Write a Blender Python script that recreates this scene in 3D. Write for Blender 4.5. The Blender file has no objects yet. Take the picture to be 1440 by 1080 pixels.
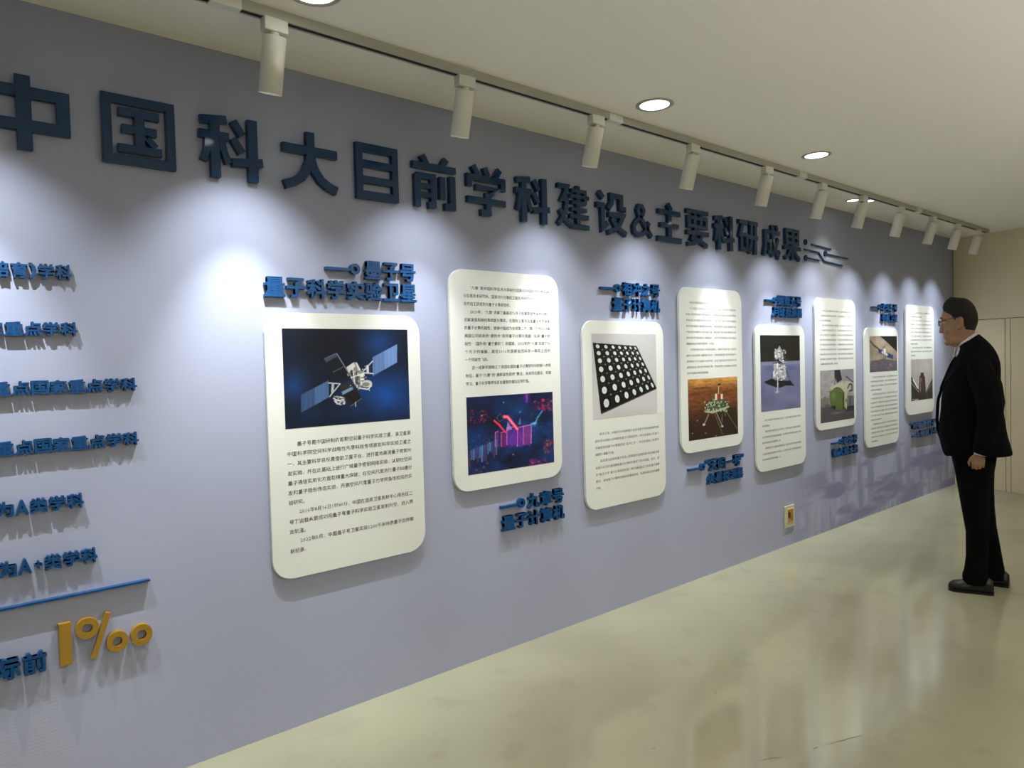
import bpy, bmesh, math, random
import numpy as np
from mathutils import Vector, Matrix
random.seed(5); rng = np.random.default_rng(7)
C = bpy.context.scene.collection
SC = bpy.context.scene
PI = math.pi
H = 2.7                       # ceiling height

# ------------------------------------------------------------------ camera
F_PX, YAW, PITCH, ROLL, CAM_D, CAM_Z = 1000.0, 0.865017751, -0.0310620449, -0.0264209479, 2.80364457, 1.48324192
f = Vector((math.cos(PITCH)*math.cos(YAW), math.cos(PITCH)*math.sin(YAW), math.sin(PITCH)))
r = f.cross(Vector((0, 0, 1))).normalized(); u = r.cross(f)
r2 = r*math.cos(ROLL) + u*math.sin(ROLL); u2 = u*math.cos(ROLL) - r*math.sin(ROLL)
cd = bpy.data.cameras.new('camera'); cam = bpy.data.objects.new('camera', cd); C.objects.link(cam)
M = Matrix.Identity(4)
for i in range(3):
    M[i][0] = r2[i]; M[i][1] = u2[i]; M[i][2] = -f[i]
M.translation = Vector((0, -CAM_D, CAM_Z)); cam.matrix_world = M
cd.sensor_width = 36; cd.lens = 36*F_PX/1440; cd.clip_start = 0.05
SC.camera = cam
# ------------------------------------------------------------------ world, exposure, area lights
w = bpy.data.worlds.new('world'); SC.world = w; w.use_nodes = True
w.node_tree.nodes['Background'].inputs[0].default_value = (0.8, 0.85, 1, 1)
w.node_tree.nodes['Background'].inputs[1].default_value = 0.03
SC.view_settings.view_transform = 'Standard'; SC.view_settings.look = 'None'
SC.view_settings.gamma = 1; SC.view_settings.use_curve_mapping = False
SC.view_settings.exposure = 0.0
SPOT_W, SPOT_COL, SPOT_SIZE, SPOT_BLEND, SPOT_TILT = 74, (0.90, 0.96, 1.0), 48, 1.0, 16
SPILL_W, SPILL_SIZE = 28, 93
LAMP_GAIN = {0: 1.25, 1: 1.25, 2: 1.5}        # the nearest lamps burn brighter
DOWN_SPREAD = 92
DOWN_W, DOWN_COL = 4.0, (1.0, 0.95, 0.80)

def light(name, kind, loc, power, col, rot=(0, 0, 0), **kw):
    d = bpy.data.lights.new(name, kind); d.energy = power; d.color = col
    for k, v in kw.items(): setattr(d, k, v)
    o = bpy.data.objects.new(name, d); o.location = loc; o.rotation_euler = rot; C.objects.link(o); return o
light('added_ceiling_fill', 'AREA', (2.4, -5.2, .8), 150, (0.96, 0.97, 1.0), (math.radians(155), 0, 0), shape='RECTANGLE', size=7.5, size_y=.25, spread=math.radians(92))  # unseen fill light, added behind the camera to brighten the ceiling
light('added_room_fill', 'AREA', (-1.6, -2.6, H-0.03), 3, (1.0, 0.96, 0.86), shape='RECTANGLE', size=1.2, size_y=2.0)  # soft ambient fill added out of view, no actual ceiling fixture

# ------------------------------------------------------------------ materials
def mat(name, col, rough=0.5, spec=0.5, coat=0.0, metal=0.0, noise=0.0, nscale=8.0, bump=0.0, bscale=60.0, emit=None, es=0.0):
    m = bpy.data.materials.new(name); m.use_nodes = True; nt = m.node_tree; b = nt.nodes['Principled BSDF']
    b.inputs['Base Color'].default_value = (*col, 1); b.inputs['Roughness'].default_value = rough
    b.inputs['Specular IOR Level'].default_value = spec; b.inputs['Coat Weight'].default_value = coat
    b.inputs['Coat Roughness'].default_value = 0.05; b.inputs['Metallic'].default_value = metal
    tc = nt.nodes.new('ShaderNodeTexCoord')
    if noise:
        n = nt.nodes.new('ShaderNodeTexNoise'); n.inputs['Scale'].default_value = nscale; n.inputs['Detail'].default_value = 4
        nt.links.new(tc.outputs['Object'], n.inputs['Vector'])
        mx = nt.nodes.new('ShaderNodeMix'); mx.data_type = 'RGBA'
        mx.inputs[6].default_value = (*[c*(1-noise) for c in col], 1); mx.inputs[7].default_value = (*[min(1, c*(1+noise)) for c in col], 1)
        nt.links.new(n.outputs['Fac'], mx.inputs[0]); nt.links.new(mx.outputs[2], b.inputs['Base Color'])
    if bump:
        n = nt.nodes.new('ShaderNodeTexNoise'); n.inputs['Scale'].default_value = bscale; n.inputs['Detail'].default_value = 3
        nt.links.new(tc.outputs['Object'], n.inputs['Vector'])
        bp = nt.nodes.new('ShaderNodeBump'); bp.inputs['Strength'].default_value = bump; bp.inputs['Distance'].default_value = 0.01
        nt.links.new(n.outputs['Fac'], bp.inputs['Height']); nt.links.new(bp.outputs['Normal'], b.inputs['Normal'])
    if emit:
        b.inputs['Emission Color'].default_value = (*emit, 1); b.inputs['Emission Strength'].default_value = es
    return m

def srgb(c): return tuple((x/12.92 if x <= 0.04045 else ((x+0.055)/1.055)**2.4) for x in (v/255 for v in c))

def N(nt, kind, **kw):
    n = nt.nodes.new(kind)
    for k, v in kw.items():
        if k.startswith('_'): setattr(n, k[1:], v)
        else: n.inputs[k.replace('__', ' ')].default_value = v
    return n
def math_node(nt, op, a, b=None, clamp=False):
    n = nt.nodes.new('ShaderNodeMath'); n.operation = op; n.use_clamp = clamp
    for i, v in enumerate((a, b)):
        if v is None: continue
        if isinstance(v, (int, float)): n.inputs[i].default_value = v
        else: nt.links.new(v, n.inputs[i])
    return n.outputs[0]
def ramp(nt, x, a, b):        # 0 at a .. 1 at b, smooth
    n = nt.nodes.new('ShaderNodeMapRange'); n.interpolation_type = 'SMOOTHSTEP'
    n.inputs['From Min'].default_value = min(a, b); n.inputs['From Max'].default_value = max(a, b)
    n.inputs['To Min'].default_value = 0 if a < b else 1; n.inputs['To Max'].default_value = 1 if a < b else 0
    nt.links.new(x, n.inputs['Value']); return n.outputs[0]

def wall_material():
    """printed feature wall: lavender grey with a faint city print at both ends"""
    m = bpy.data.materials.new('printed_lavender_wall'); m.use_nodes = True; nt = m.node_tree; b = nt.nodes['Principled BSDF']
    b.inputs['Roughness'].default_value = 0.62; b.inputs['Specular IOR Level'].default_value = 0.3
    tc = nt.nodes.new('ShaderNodeTexCoord'); sp = nt.nodes.new('ShaderNodeSeparateXYZ'); nt.links.new(tc.outputs['Object'], sp.inputs[0])
    X, Z = sp.outputs[0], sp.outputs[2]
    # lower right: smudged purple mural with vertical streaks and slanting bands
    mp = N(nt, 'ShaderNodeMapping'); mp.inputs['Scale'].default_value = (3.2, 1, 0.55); nt.links.new(tc.outputs['Object'], mp.inputs[0])
    st = N(nt, 'ShaderNodeTexNoise', Scale=2.3, Detail=5.0); nt.links.new(mp.outputs[0], st.inputs[0])
    mp2 = N(nt, 'ShaderNodeMapping'); mp2.inputs['Rotation'].default_value = (0, math.radians(38), 0); mp2.inputs['Scale'].default_value = (0.6, 1, 2.6)
    nt.links.new(tc.outputs['Object'], mp2.inputs[0])
    sl = N(nt, 'ShaderNodeTexNoise', Scale=2.0, Detail=3.0); nt.links.new(mp2.outputs[0], sl.inputs[0])
    pat = math_node(nt, 'MULTIPLY', ramp(nt, st.outputs['Fac'], .40, .62), 1.0)
    pat2 = ramp(nt, sl.outputs['Fac'], .46, .60)
    both = math_node(nt, 'MAXIMUM', math_node(nt, 'MULTIPLY', pat, .8), pat2)
    edge = math_node(nt, 'ADD', X, math_node(nt, 'MULTIPLY', Z, 0.9))
    k = math_node(nt, 'MULTIPLY', ramp(nt, X, 4.9, 6.0), ramp(nt, Z, .95, .35))
    right = math_node(nt, 'MULTIPLY', both, k)
    # lower left: pale tower blocks
    mp3 = N(nt, 'ShaderNodeMapping'); mp3.inputs['Scale'].default_value = (1, 1, 1); nt.links.new(tc.outputs['Object'], mp3.inputs[0])
    br = N(nt, 'ShaderNodeTexBrick', Scale=9.0); br.inputs['Color1'].default_value = (1, 1, 1, 1); br.inputs['Color2'].default_value = (0.2, 0.2, 0.2, 1)
    br.inputs['Mortar'].default_value = (0, 0, 0, 1); br.inputs['Brick Width'].default_value = 0.35; br.inputs['Row Height'].default_value = 0.11
    cb = N(nt, 'ShaderNodeCombineXYZ'); nt.links.new(X, cb.inputs[0]); nt.links.new(Z, cb.inputs[1]); nt.links.new(cb.outputs[0], br.inputs[0])
    tow = N(nt, 'ShaderNodeTexNoise', Scale=14.0, Detail=1.0, _noise_dimensions='1D'); nt.links.new(X, tow.inputs['W'])
    hgt = math_node(nt, 'SUBTRACT', math_node(nt, 'MULTIPLY', tow.outputs['Fac'], .75), Z)
    lk = math_node(nt, 'MULTIPLY', ramp(nt, hgt, -.02, .03), ramp(nt, X, .85, .3))
    lk = math_node(nt, 'MULTIPLY', lk, ramp(nt, Z, 0.0, .25))
    left = math_node(nt, 'MULTIPLY', lk, math_node(nt, 'ADD', math_node(nt, 'MULTIPLY', br.outputs['Fac'], .5), .35))
    base = N(nt, 'ShaderNodeRGB'); base.outputs[0].default_value = (0.34, 0.36, 0.475, 1)
    m1 = N(nt, 'ShaderNodeMix', _data_type='RGBA'); nt.links.new(base.outputs[0], m1.inputs[6]); m1.inputs[7].default_value = (0.17, 0.165, 0.285, 1)
    nt.links.new(math_node(nt, 'MULTIPLY', right, .85), m1.inputs[0])
    m2 = N(nt, 'ShaderNodeMix', _data_type='RGBA'); nt.links.new(m1.outputs[2], m2.inputs[6]); m2.inputs[7].default_value = (0.55, 0.58, 0.66, 1)
    nt.links.new(math_node(nt, 'MULTIPLY', left, .3), m2.inputs[0]); nt.links.new(m2.outputs[2], b.inputs['Base Color'])
    return m

def floor_material():
    m = bpy.data.materials.new('polished_cream_floor'); m.use_nodes = True; nt = m.node_tree; b = nt.nodes['Principled BSDF']
    tc = nt.nodes.new('ShaderNodeTexCoord')
    n1 = N(nt, 'ShaderNodeTexNoise', Scale=0.9, Detail=6.0); n2 = N(nt, 'ShaderNodeTexNoise', Scale=5.0, Detail=5.0)
    for n in (n1, n2): nt.links.new(tc.outputs['Object'], n.inputs[0])
    a = N(nt, 'ShaderNodeMix', _data_type='RGBA'); a.inputs[6].default_value = (0.31, 0.29, 0.200, 1); a.inputs[7].default_value = (0.36, 0.35, 0.235, 1)
    nt.links.new(ramp(nt, n1.outputs['Fac'], .35, .65), a.inputs[0])
    c = N(nt, 'ShaderNodeMix', _data_type='RGBA'); nt.links.new(a.outputs[2], c.inputs[6]); c.inputs[7].default_value = (0.28, 0.255, 0.175, 1)
    nt.links.new(math_node(nt, 'MULTIPLY', ramp(nt, n2.outputs['Fac'], .55, .75), .5), c.inputs[0])
    nt.links.new(c.outputs[2], b.inputs['Base Color'])
    rr = math_node(nt, 'ADD', math_node(nt, 'MULTIPLY', n2.outputs['Fac'], .10), .055); nt.links.new(rr, b.inputs['Roughness'])
    b.inputs['Specular IOR Level'].default_value = 0.75
    n3 = N(nt, 'ShaderNodeTexNoise', Scale=2.2, Detail=2.0); nt.links.new(tc.outputs['Object'], n3.inputs[0])
    bp = N(nt, 'ShaderNodeBump', Strength=0.10, Distance=0.02); nt.links.new(n3.outputs['Fac'], bp.inputs['Height']); nt.links.new(bp.outputs['Normal'], b.inputs['Normal'])
    return m

def print_material():
    m = bpy.data.materials.new('photo_print_ink'); m.use_nodes = True; nt = m.node_tree; b = nt.nodes['Principled BSDF']
    a = N(nt, 'ShaderNodeAttribute', _attribute_name='ink'); nt.links.new(a.outputs['Color'], b.inputs['Base Color'])
    b.inputs['Roughness'].default_value = 0.45; b.inputs['Specular IOR Level'].default_value = 0.3
    return m

m_wall = wall_material(); m_floor = floor_material(); m_print = print_material()
m_ceil = mat('matt_ceiling_paint', (0.86, 0.825, 0.735), .9, .2, bump=.03, bscale=30)
m_far = mat('olive_beige_panel', (0.74, 0.65, 0.44), .45, .4, noise=.05, nscale=3)
m_gap = mat('panel_joint', (0.28, 0.245, 0.17), .9)
m_side = mat('side_wall_paint', (0.62, 0.60, 0.52), .9)
m_board = mat('white_board', (0.69, 0.70, 0.655), .45, .35)
m_navy = mat('gloss_navy_acrylic', (0.004, 0.035, 0.105), .10, .4)
m_blue = mat('blue_acrylic', (0.0035, 0.055, 0.17), .25, .4)
m_gold = mat('gold_acrylic', (0.30, 0.165, 0.016), .35, .5, noise=.06, nscale=20)
m_ink = mat('dark_print_ink', (0.075, 0.075, 0.08), .6, .3)
m_ink2 = mat('pale_print_ink', (0.24, 0.24, 0.245), .6, .3)
m_lampw = mat('white_lamp_paint', (0.72, 0.71, 0.63), .5, .4)
m_track = mat('grey_track_metal', (0.42, 0.42, 0.35), .5, .4)
m_black = mat('black_slot', (0.01, 0.01, 0.01), .8)
m_lens = mat('lit_lens', (0.9, 0.9, 0.9), .3, emit=(0.95, 1.0, 0.95), es=6)
m_ring = mat('satin_ring', (0.33, 0.33, 0.27), .35, .6)
m_suit = mat('black_suit_wool', (0.0018, 0.0023, 0.0034), .9, .08, bump=.05, bscale=300)
m_trou = mat('black_trouser_wool', (0.0018, 0.0018, 0.0024), .9, .08)
m_shirt = mat('white_shirt_cotton', (0.60, 0.58, 0.62), .8, .2)
m_skin = mat('skin', (0.29, 0.165, 0.098), .5, .35, noise=.07, nscale=25)
m_hair = mat('black_hair', (0.006, 0.005, 0.0045), .65, .3, noise=.3, nscale=150, bump=.5, bscale=220)
m_shoe = mat('black_leather', (0.006, 0.005, 0.005), .38, .35)
m_frame = mat('dark_glasses_frame', (0.02, 0.018, 0.018), .3, .5)
m_eye = mat('eye_white', (0.7, 0.68, 0.65), .2)
m_plate = mat('outlet_plastic', (0.50, 0.47, 0.30), .4, .4)
m_amber = mat('amber_plastic', (0.36, 0.15, 0.012), .2, .6, noise=.5, nscale=30)
m_dark = mat('dark_socket', (0.03, 0.02, 0.01), .5)

# ------------------------------------------------------------------ helpers
def obj(name, bm_or_me, m=None, parent=None, smooth=False, label=None, cat=None, group=None, kind=None, loc=None):
    if isinstance(bm_or_me, bmesh.types.BMesh):
        me = bpy.data.meshes.new(name); bmesh.ops.recalc_face_normals(bm_or_me, faces=bm_or_me.faces[:]); bm_or_me.to_mesh(me); bm_or_me.free()
    else: me = bm_or_me
    if m is not None and not me.materials: me.materials.append(m)
    if smooth: me.polygons.foreach_set('use_smooth', [True]*len(me.polygons))
    o = bpy.data.objects.new(name, me); C.objects.link(o)
    if parent: o.parent = parent
    if loc: o.location = loc
    tag(o, label, cat, group, kind); return o
def tag(o, label=None, cat=None, group=None, kind=None):
    for k, v in (('label', label), ('category', cat), ('group', group), ('kind', kind)):
        if v: o[k] = v
def thing(name, label, cat, loc=(0, 0, 0), rz=0, group=None):
    o = bpy.data.objects.new(name, None); C.objects.link(o); o.location = loc; o.rotation_euler = (0, 0, rz)
    o.empty_display_size = .05; tag(o, label, cat, group); return o
def box(bm, x0, x1, y0, y1, z0, z1, bev=0.0):
    r_ = bmesh.ops.create_cube(bm, size=1.0); vs = r_['verts']
    for v in vs: v.co = Vector(((x0+x1)/2+v.co.x*(x1-x0), (y0+y1)/2+v.co.y*(y1-y0), (z0+z1)/2+v.co.z*(z1-z0)))
    if bev:
        es = {e for v in vs for e in v.link_edges}; bmesh.ops.bevel(bm, geom=list(es), offset=bev, segments=2, affect='EDGES', profile=.5)
def bx(*a, bev=0.0):
    bm = bmesh.new(); box(bm, *a, bev=bev); return bm
def prism(bm, pts, y0, y1, bev=0.0):
    """pts (x,z) outline, extruded from y0 (front) to y1 (back)"""
    n = len(pts); a = [bm.verts.new((x, y0, z)) for x, z in pts]; b = [bm.verts.new((x, y1, z)) for x, z in pts]
    fr = bm.faces.new(a); bm.faces.new(b[::-1])
    for i in range(n): bm.faces.new((a[i], b[i], b[(i+1) % n], a[(i+1) % n]))
    if bev: bmesh.ops.bevel(bm, geom=list(fr.edges), offset=bev, segments=2, affect='EDGES', profile=.5)
def lathe(bm, prof, n=32, mtx=None):
    rings = []
    for rr_, z in prof:
        rings.append([bm.verts.new((rr_*math.cos(2*PI*i/n), rr_*math.sin(2*PI*i/n), z)) for i in range(n)])
    for a, b in zip(rings, rings[1:]):
        for i in range(n): bm.faces.new((a[i], a[(i+1) % n], b[(i+1) % n], b[i]))
    bm.faces.new(rings[0][::-1]); bm.faces.new(rings[-1])
    if mtx is not None:
        for ring in rings:
            for v in ring: v.co = mtx @ v.co
def tube(bm, pts, rad, n=10, flat=1.0, side=None):
    pts = [Vector(p) for p in pts]; rings = []
    if isinstance(rad, (int, float)): rad = [rad]*len(pts)
    for i, p in enumerate(pts):
        d = (pts[min(i+1, len(pts)-1)]-pts[max(i-1, 0)]).normalized()
        s = Vector(side) if side else (Vector((0, 0, 1)) if abs(d.z) < .9 else Vector((1, 0, 0)))
        a = d.cross(s).normalized(); b = d.cross(a).normalized()
        rings.append([bm.verts.new(p+a*rad[i]*math.cos(2*PI*k/n)+b*rad[i]*flat*math.sin(2*PI*k/n)) for k in range(n)])
    for a, b in zip(rings, rings[1:]):
        for i in range(n): bm.faces.new((a[i], a[(i+1) % n], b[(i+1) % n], b[i]))
    bm.faces.new(rings[0][::-1]); bm.faces.new(rings[-1])
def ellipsoid(bm, c, rx, ry, rz, seg=20, rings=14):
    m_ = Matrix.Translation(c) @ Matrix.Diagonal((rx, ry, rz, 1))
    bmesh.ops.create_uvsphere(bm, u_segments=seg, v_segments=rings, radius=1, matrix=m_)

# ------------------------------------------------------------------ room shell
XL, XR, YB = -3.0, 8.79, -5.6
SL = 0.24                     # the end wall leans towards the viewer as it leaves the feature wall
def xr(y): return XR + SL*y
bm = bmesh.new(); v = [bm.verts.new(p) for p in ((XL, 0.1, 0), (XR+.3, 0.1, 0), (xr(YB)+.3, YB, 0), (XL, YB, 0))]; bm.faces.new(v)
g = bmesh.ops.extrude_face_region(bm, geom=bm.faces[:]); bmesh.ops.translate(bm, vec=(0, 0, -.1), verts=[e for e in g['geom'] if isinstance(e, bmesh.types.BMVert)])
obj('floor', bm, m_floor, kind='structure')
bm = bmesh.new(); v = [bm.verts.new(p) for p in ((XL, 0.1, H), (XR+.3, 0.1, H), (xr(YB)+.3, YB, H), (XL, YB, H))]; bm.faces.new(v)
g = bmesh.ops.extrude_face_region(bm, geom=bm.faces[:]); bmesh.ops.translate(bm, vec=(0, 0, .1), verts=[e for e in g['geom'] if isinstance(e, bmesh.types.BMVert)])
obj('ceiling', bm, m_ceil, kind='structure')
obj('wall_front', bx(XL, XR+.1, 0, .1, 0, H), m_wall, kind='structure')
obj('wall_left', bx(XL-.1, XL, YB, .1, 0, H), m_side, kind='structure')
obj('wall_back', bx(XL-.1, XR, YB-.1, YB, 0, H), m_side, kind='structure')
# end wall: backing with separate cladding panels, joints left open
wr = bpy.data.objects.new('wall_right', None)
L = -YB/math.cos(math.atan(SL)); ang = math.atan(SL)
me = bpy.data.meshes.new('wall_right'); bm = bx(0.012, .12, -L-.2, .1, 0, H); bm.to_mesh(me); bm.free(); me.materials.append(m_gap)
wr = bpy.data.objects.new('wall_right', me); C.objects.link(wr); wr.location = (XR, 0, 0); wr.rotation_euler = (0, 0, -ang); wr['kind'] = 'structure'
ZJ = 1.80
def pnl(a, b, z0, z1): obj('wall_panel', bx(0, .016, -b+.003, -a-.003, z0, z1, bev=.0015), m_far, wr)
pnl(0, .53, 0, ZJ-.004); pnl(.53, .58, 0, ZJ-.004); pnl(.58, 1.48, 0, ZJ-.004)
pnl(1.48, 2.38, 0, ZJ-.004); pnl(2.38, 3.28, 0, ZJ-.004); pnl(3.28, 4.3, 0, ZJ-.004); pnl(4.3, L, 0, ZJ-.004)
pnl(0, 2.38, ZJ+.004, H); pnl(2.38, L, ZJ+.004, H)

# ------------------------------------------------------------------ ceiling track and lamps
TY = -0.425
trk = thing('lighting_track', 'long pale grey lighting track fixed to the ceiling along the printed wall', 'lighting track', (0, TY, H))
bm = bmesh.new()
x0, x1 = -1.6, 8.42
box(bm, x0, x1, -.019, -.011, -.034, 0); box(bm, x0, x1, .011, .019, -.034, 0); box(bm, x0, x1, -.011, .011, -.012, 0)
obj('rail', bm, m_track, trk)
bm = bmesh.new(); box(bm, x0+.01, x1-.01, -.0108, .0108, -.0325, -.012); obj('conductor_slot', bm, m_black, trk)
for xx in (0.84, 2.74, 4.62, 6.62):
    obj('rail_joiner', bx(xx-.05, xx+.05, -.0195, .0195, -.037, -.001, bev=.002), m_lampw, trk)
obj('end_cap', bx(x1, x1+.02, -.019, .019, -.036, 0, bev=.002), m_lampw, trk)

LX = [-0.68, 0.14, 1.005, 1.815, 2.61, 3.405, 4.19, 4.92, 5.57, 6.27, 6.97, 7.59, 8.16]
tilt = math.radians(SPOT_TILT)
def lamp_meshes():
    out = []
    bm = bmesh.new(); box(bm, -.042, .042, -.020, .020, -.076, -.030, bev=.004); out.append(('adapter', bm, m_lampw, None))
    bm = bmesh.new(); lathe(bm, [(.015, -.090), (.015, -.072)], 16); box(bm, -.011, .011, -.014, .014, -.094, -.084, bev=.002); out.append(('swivel', bm, m_lampw, None))
    R_ = Matrix.Translation((0, 0, -.082)) @ Matrix.Rotation(tilt, 4, 'X')
    bm = bmesh.new()
    lathe(bm, [(.010, -.190+.17), (.010, -.170), (.030, -.172), (.036, -.190), (.0395, -.190), (.0395, -.008), (.0378, -.004), (.012, -.002)], 40, R_)
    out.append(('lamp_body', bm, m_lampw, None))
    bm = bmesh.new(); lathe(bm, [(.029, -.176), (.029, -.174)], 28, R_); out.append(('lens', bm, m_lens, None))
    return out
lm = []
for n_, bm, m_, _ in lamp_meshes():
    me = bpy.data.meshes.new(n_); bmesh.ops.recalc_face_normals(bm, faces=bm.faces[:]); bm.to_mesh(me); bm.free(); me.materials.append(m_)
    if n_ in ('lamp_body', 'swivel'): 
        for p in me.polygons: p.use_smooth = abs(p.normal.z) < 2 and len(p.vertices) == 4
    lm.append((n_, me))
where = {0: 'beyond the left edge of the picture, farthest left', 1: 'just outside the top left of the picture', 2: 'seen largest, beside the cut-off downlight', 3: 'second largest, above the middle of the title',
         4: 'next to a rail joint, third counting from the camera', 5: 'fourth counting from the camera, past the whole downlight', 6: 'fifth counting from the camera, above the last title characters',
         7: 'just left of the one with the close pair of small downlights', 8: 'in front of the pair of small downlights', 9: 'just right of the one with the close pair of small downlights',
         10: 'third from the far end of the track', 11: 'second from the far end of the track', 12: 'last on the track beside the olive end wall'}
for i, x in enumerate(LX):
    t = thing('track_spotlight', 'white cylindrical track spotlight ' + where[i], 'spotlight', (x, TY, H), math.radians(rng.uniform(-3, 3)), 'white cylindrical spotlights hanging from the ceiling track')
    for n_, me in lm:
        o = obj(n_, me, None, t)
    dy, dz = math.sin(tilt), -math.cos(tilt)
    light('spot_beam', 'SPOT', (x, TY+dy*.186, H-.082+dz*.186), SPOT_W*LAMP_GAIN.get(i, 1), SPOT_COL, (tilt, 0, 0),
          spot_size=math.radians(SPOT_SIZE), spot_blend=SPOT_BLEND, shadow_soft_size=.005)
    light('spot_spill', 'SPOT', (x, TY+dy*.186, H-.082+dz*.186), SPILL_W*LAMP_GAIN.get(i, 1), SPOT_COL, (tilt, 0, 0),
          spot_size=math.radians(SPILL_SIZE), spot_blend=1.0, shadow_soft_size=.005)

def downlight(x, y, rad, label):
    t = thing('downlight', label, 'downlight', (x, y, H), 0, 'round recessed ceiling downlights')
    bm = bmesh.new(); n = 48
    prof = [(rad, 0.0), (rad, -.003), (rad*.90, -.006), (rad*.80, -.005), (rad*.76, -.001)]
    rings = [[bm.verts.new((a*math.cos(2*PI*i/n), a*math.sin(2*PI*i/n), z)) for i in range(n)] for a, z in prof]
    for a, b in zip(rings, rings[1:]):
        for i in range(n): bm.faces.new((a[i], a[(i+1) % n], b[(i+1) % n], b[i]))
    obj('trim_ring', bm, m_ring, t, smooth=True)
    bm = bmesh.new(); lathe(bm, [(rad*.77, -.0025), (rad*.77, -.0005)], 40); obj('diffuser', bm, m_lens, t)
    light('downlight_beam', 'AREA', (x, y, H-.012), DOWN_W*(rad/.09)**2, DOWN_COL, shape='DISK', size=rad*1.5, spread=math.radians(DOWN_SPREAD))
downlight(1.06, -.62, .09, 'round downlight cut by the top edge of the picture')
downlight(2.79, -.64, .09, 'round downlight with grey ring, largest one seen whole, over the ceiling middle')
downlight(4.30, -.69, .085, 'round downlight with grey ring, the smaller one further along the ceiling')
downlight(5.80, -.245, .055, 'small downlight, left of the close pair behind the seventh spotlight')
downlight(5.93, -.315, .055, 'small downlight, right of the close pair behind the seventh spotlight')


# ------------------------------------------------------------------ glyphs
_gl = {}
def glyph(ch, bold=0.0, depth=0.12, res=2):
    """triangulated solid of one character in em units: x right, z up, front at y=-depth, back at y=0"""
    key = (ch, bold, depth, res)
    if key in _gl: return _gl[key]
    c = bpy.data.curves.new('glyph', 'FONT'); c.body = ch; c.resolution_u = res; c.extrude = depth/2; c.fill_mode = 'BOTH'
    o = bpy.data.objects.new('glyph', c); C.objects.link(o); bpy.context.view_layer.update()
    dg = bpy.context.evaluated_depsgraph_get(); me = bpy.data.meshes.new_from_object(o.evaluated_get(dg))
    bpy.data.objects.remove(o); bpy.data.curves.remove(c)
    V = np.empty(len(me.vertices)*3); me.vertices.foreach_get('co', V); V = V.reshape(-1, 3)
    P = [tuple(p.vertices) for p in me.polygons]; bpy.data.meshes.remove(me)
    V = np.stack([V[:, 0], -(V[:, 2]+depth/2), V[:, 1]], 1)
    if bold:
        VV, PP = [], []
        for k, (a, b) in enumerate(((-1, -1), (1, -1), (-1, 1), (1, 1))):
            W = V + np.array([a*bold, 0, b*bold]); W[:, 1] *= 1 + .004*k
            PP += [tuple(i+len(V)*k for i in p) for p in P]; VV.append(W)
        V, P = np.concatenate(VV), PP
    _gl[key] = (V, P); return V, P
def mesh_from(name, V, P, m):
    me = bpy.data.meshes.new(name); me.from_pydata([tuple(v) for v in V], [], P); me.materials.append(m); me.update(); return me
def fit_char(parent, ch, x0, x1, z0, z1, m, depth, bold=.03, name='character', stretch=True):
    """a raised character filling the rectangle x0..x1, z0..z1 on the wall, depth thick"""
    V, P = glyph(ch, bold); lo, hi = V.min(0), V.max(0)
    if ch in '（）()“”':
        sx = sz = (z1-z0)/(.92 if ch in '()' else .34*2.6)
    s = np.array([(x1-x0)/(hi[0]-lo[0]), depth/(hi[1]-lo[1]), (z1-z0)/(hi[2]-lo[2])])
    W = (V-np.array([lo[0], hi[1], lo[2]]))*s + np.array([0, 0, 0]); W += np.array([x0, 0, z0])
    return obj(name, mesh_from(name, W, P, m), None, parent)

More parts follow.
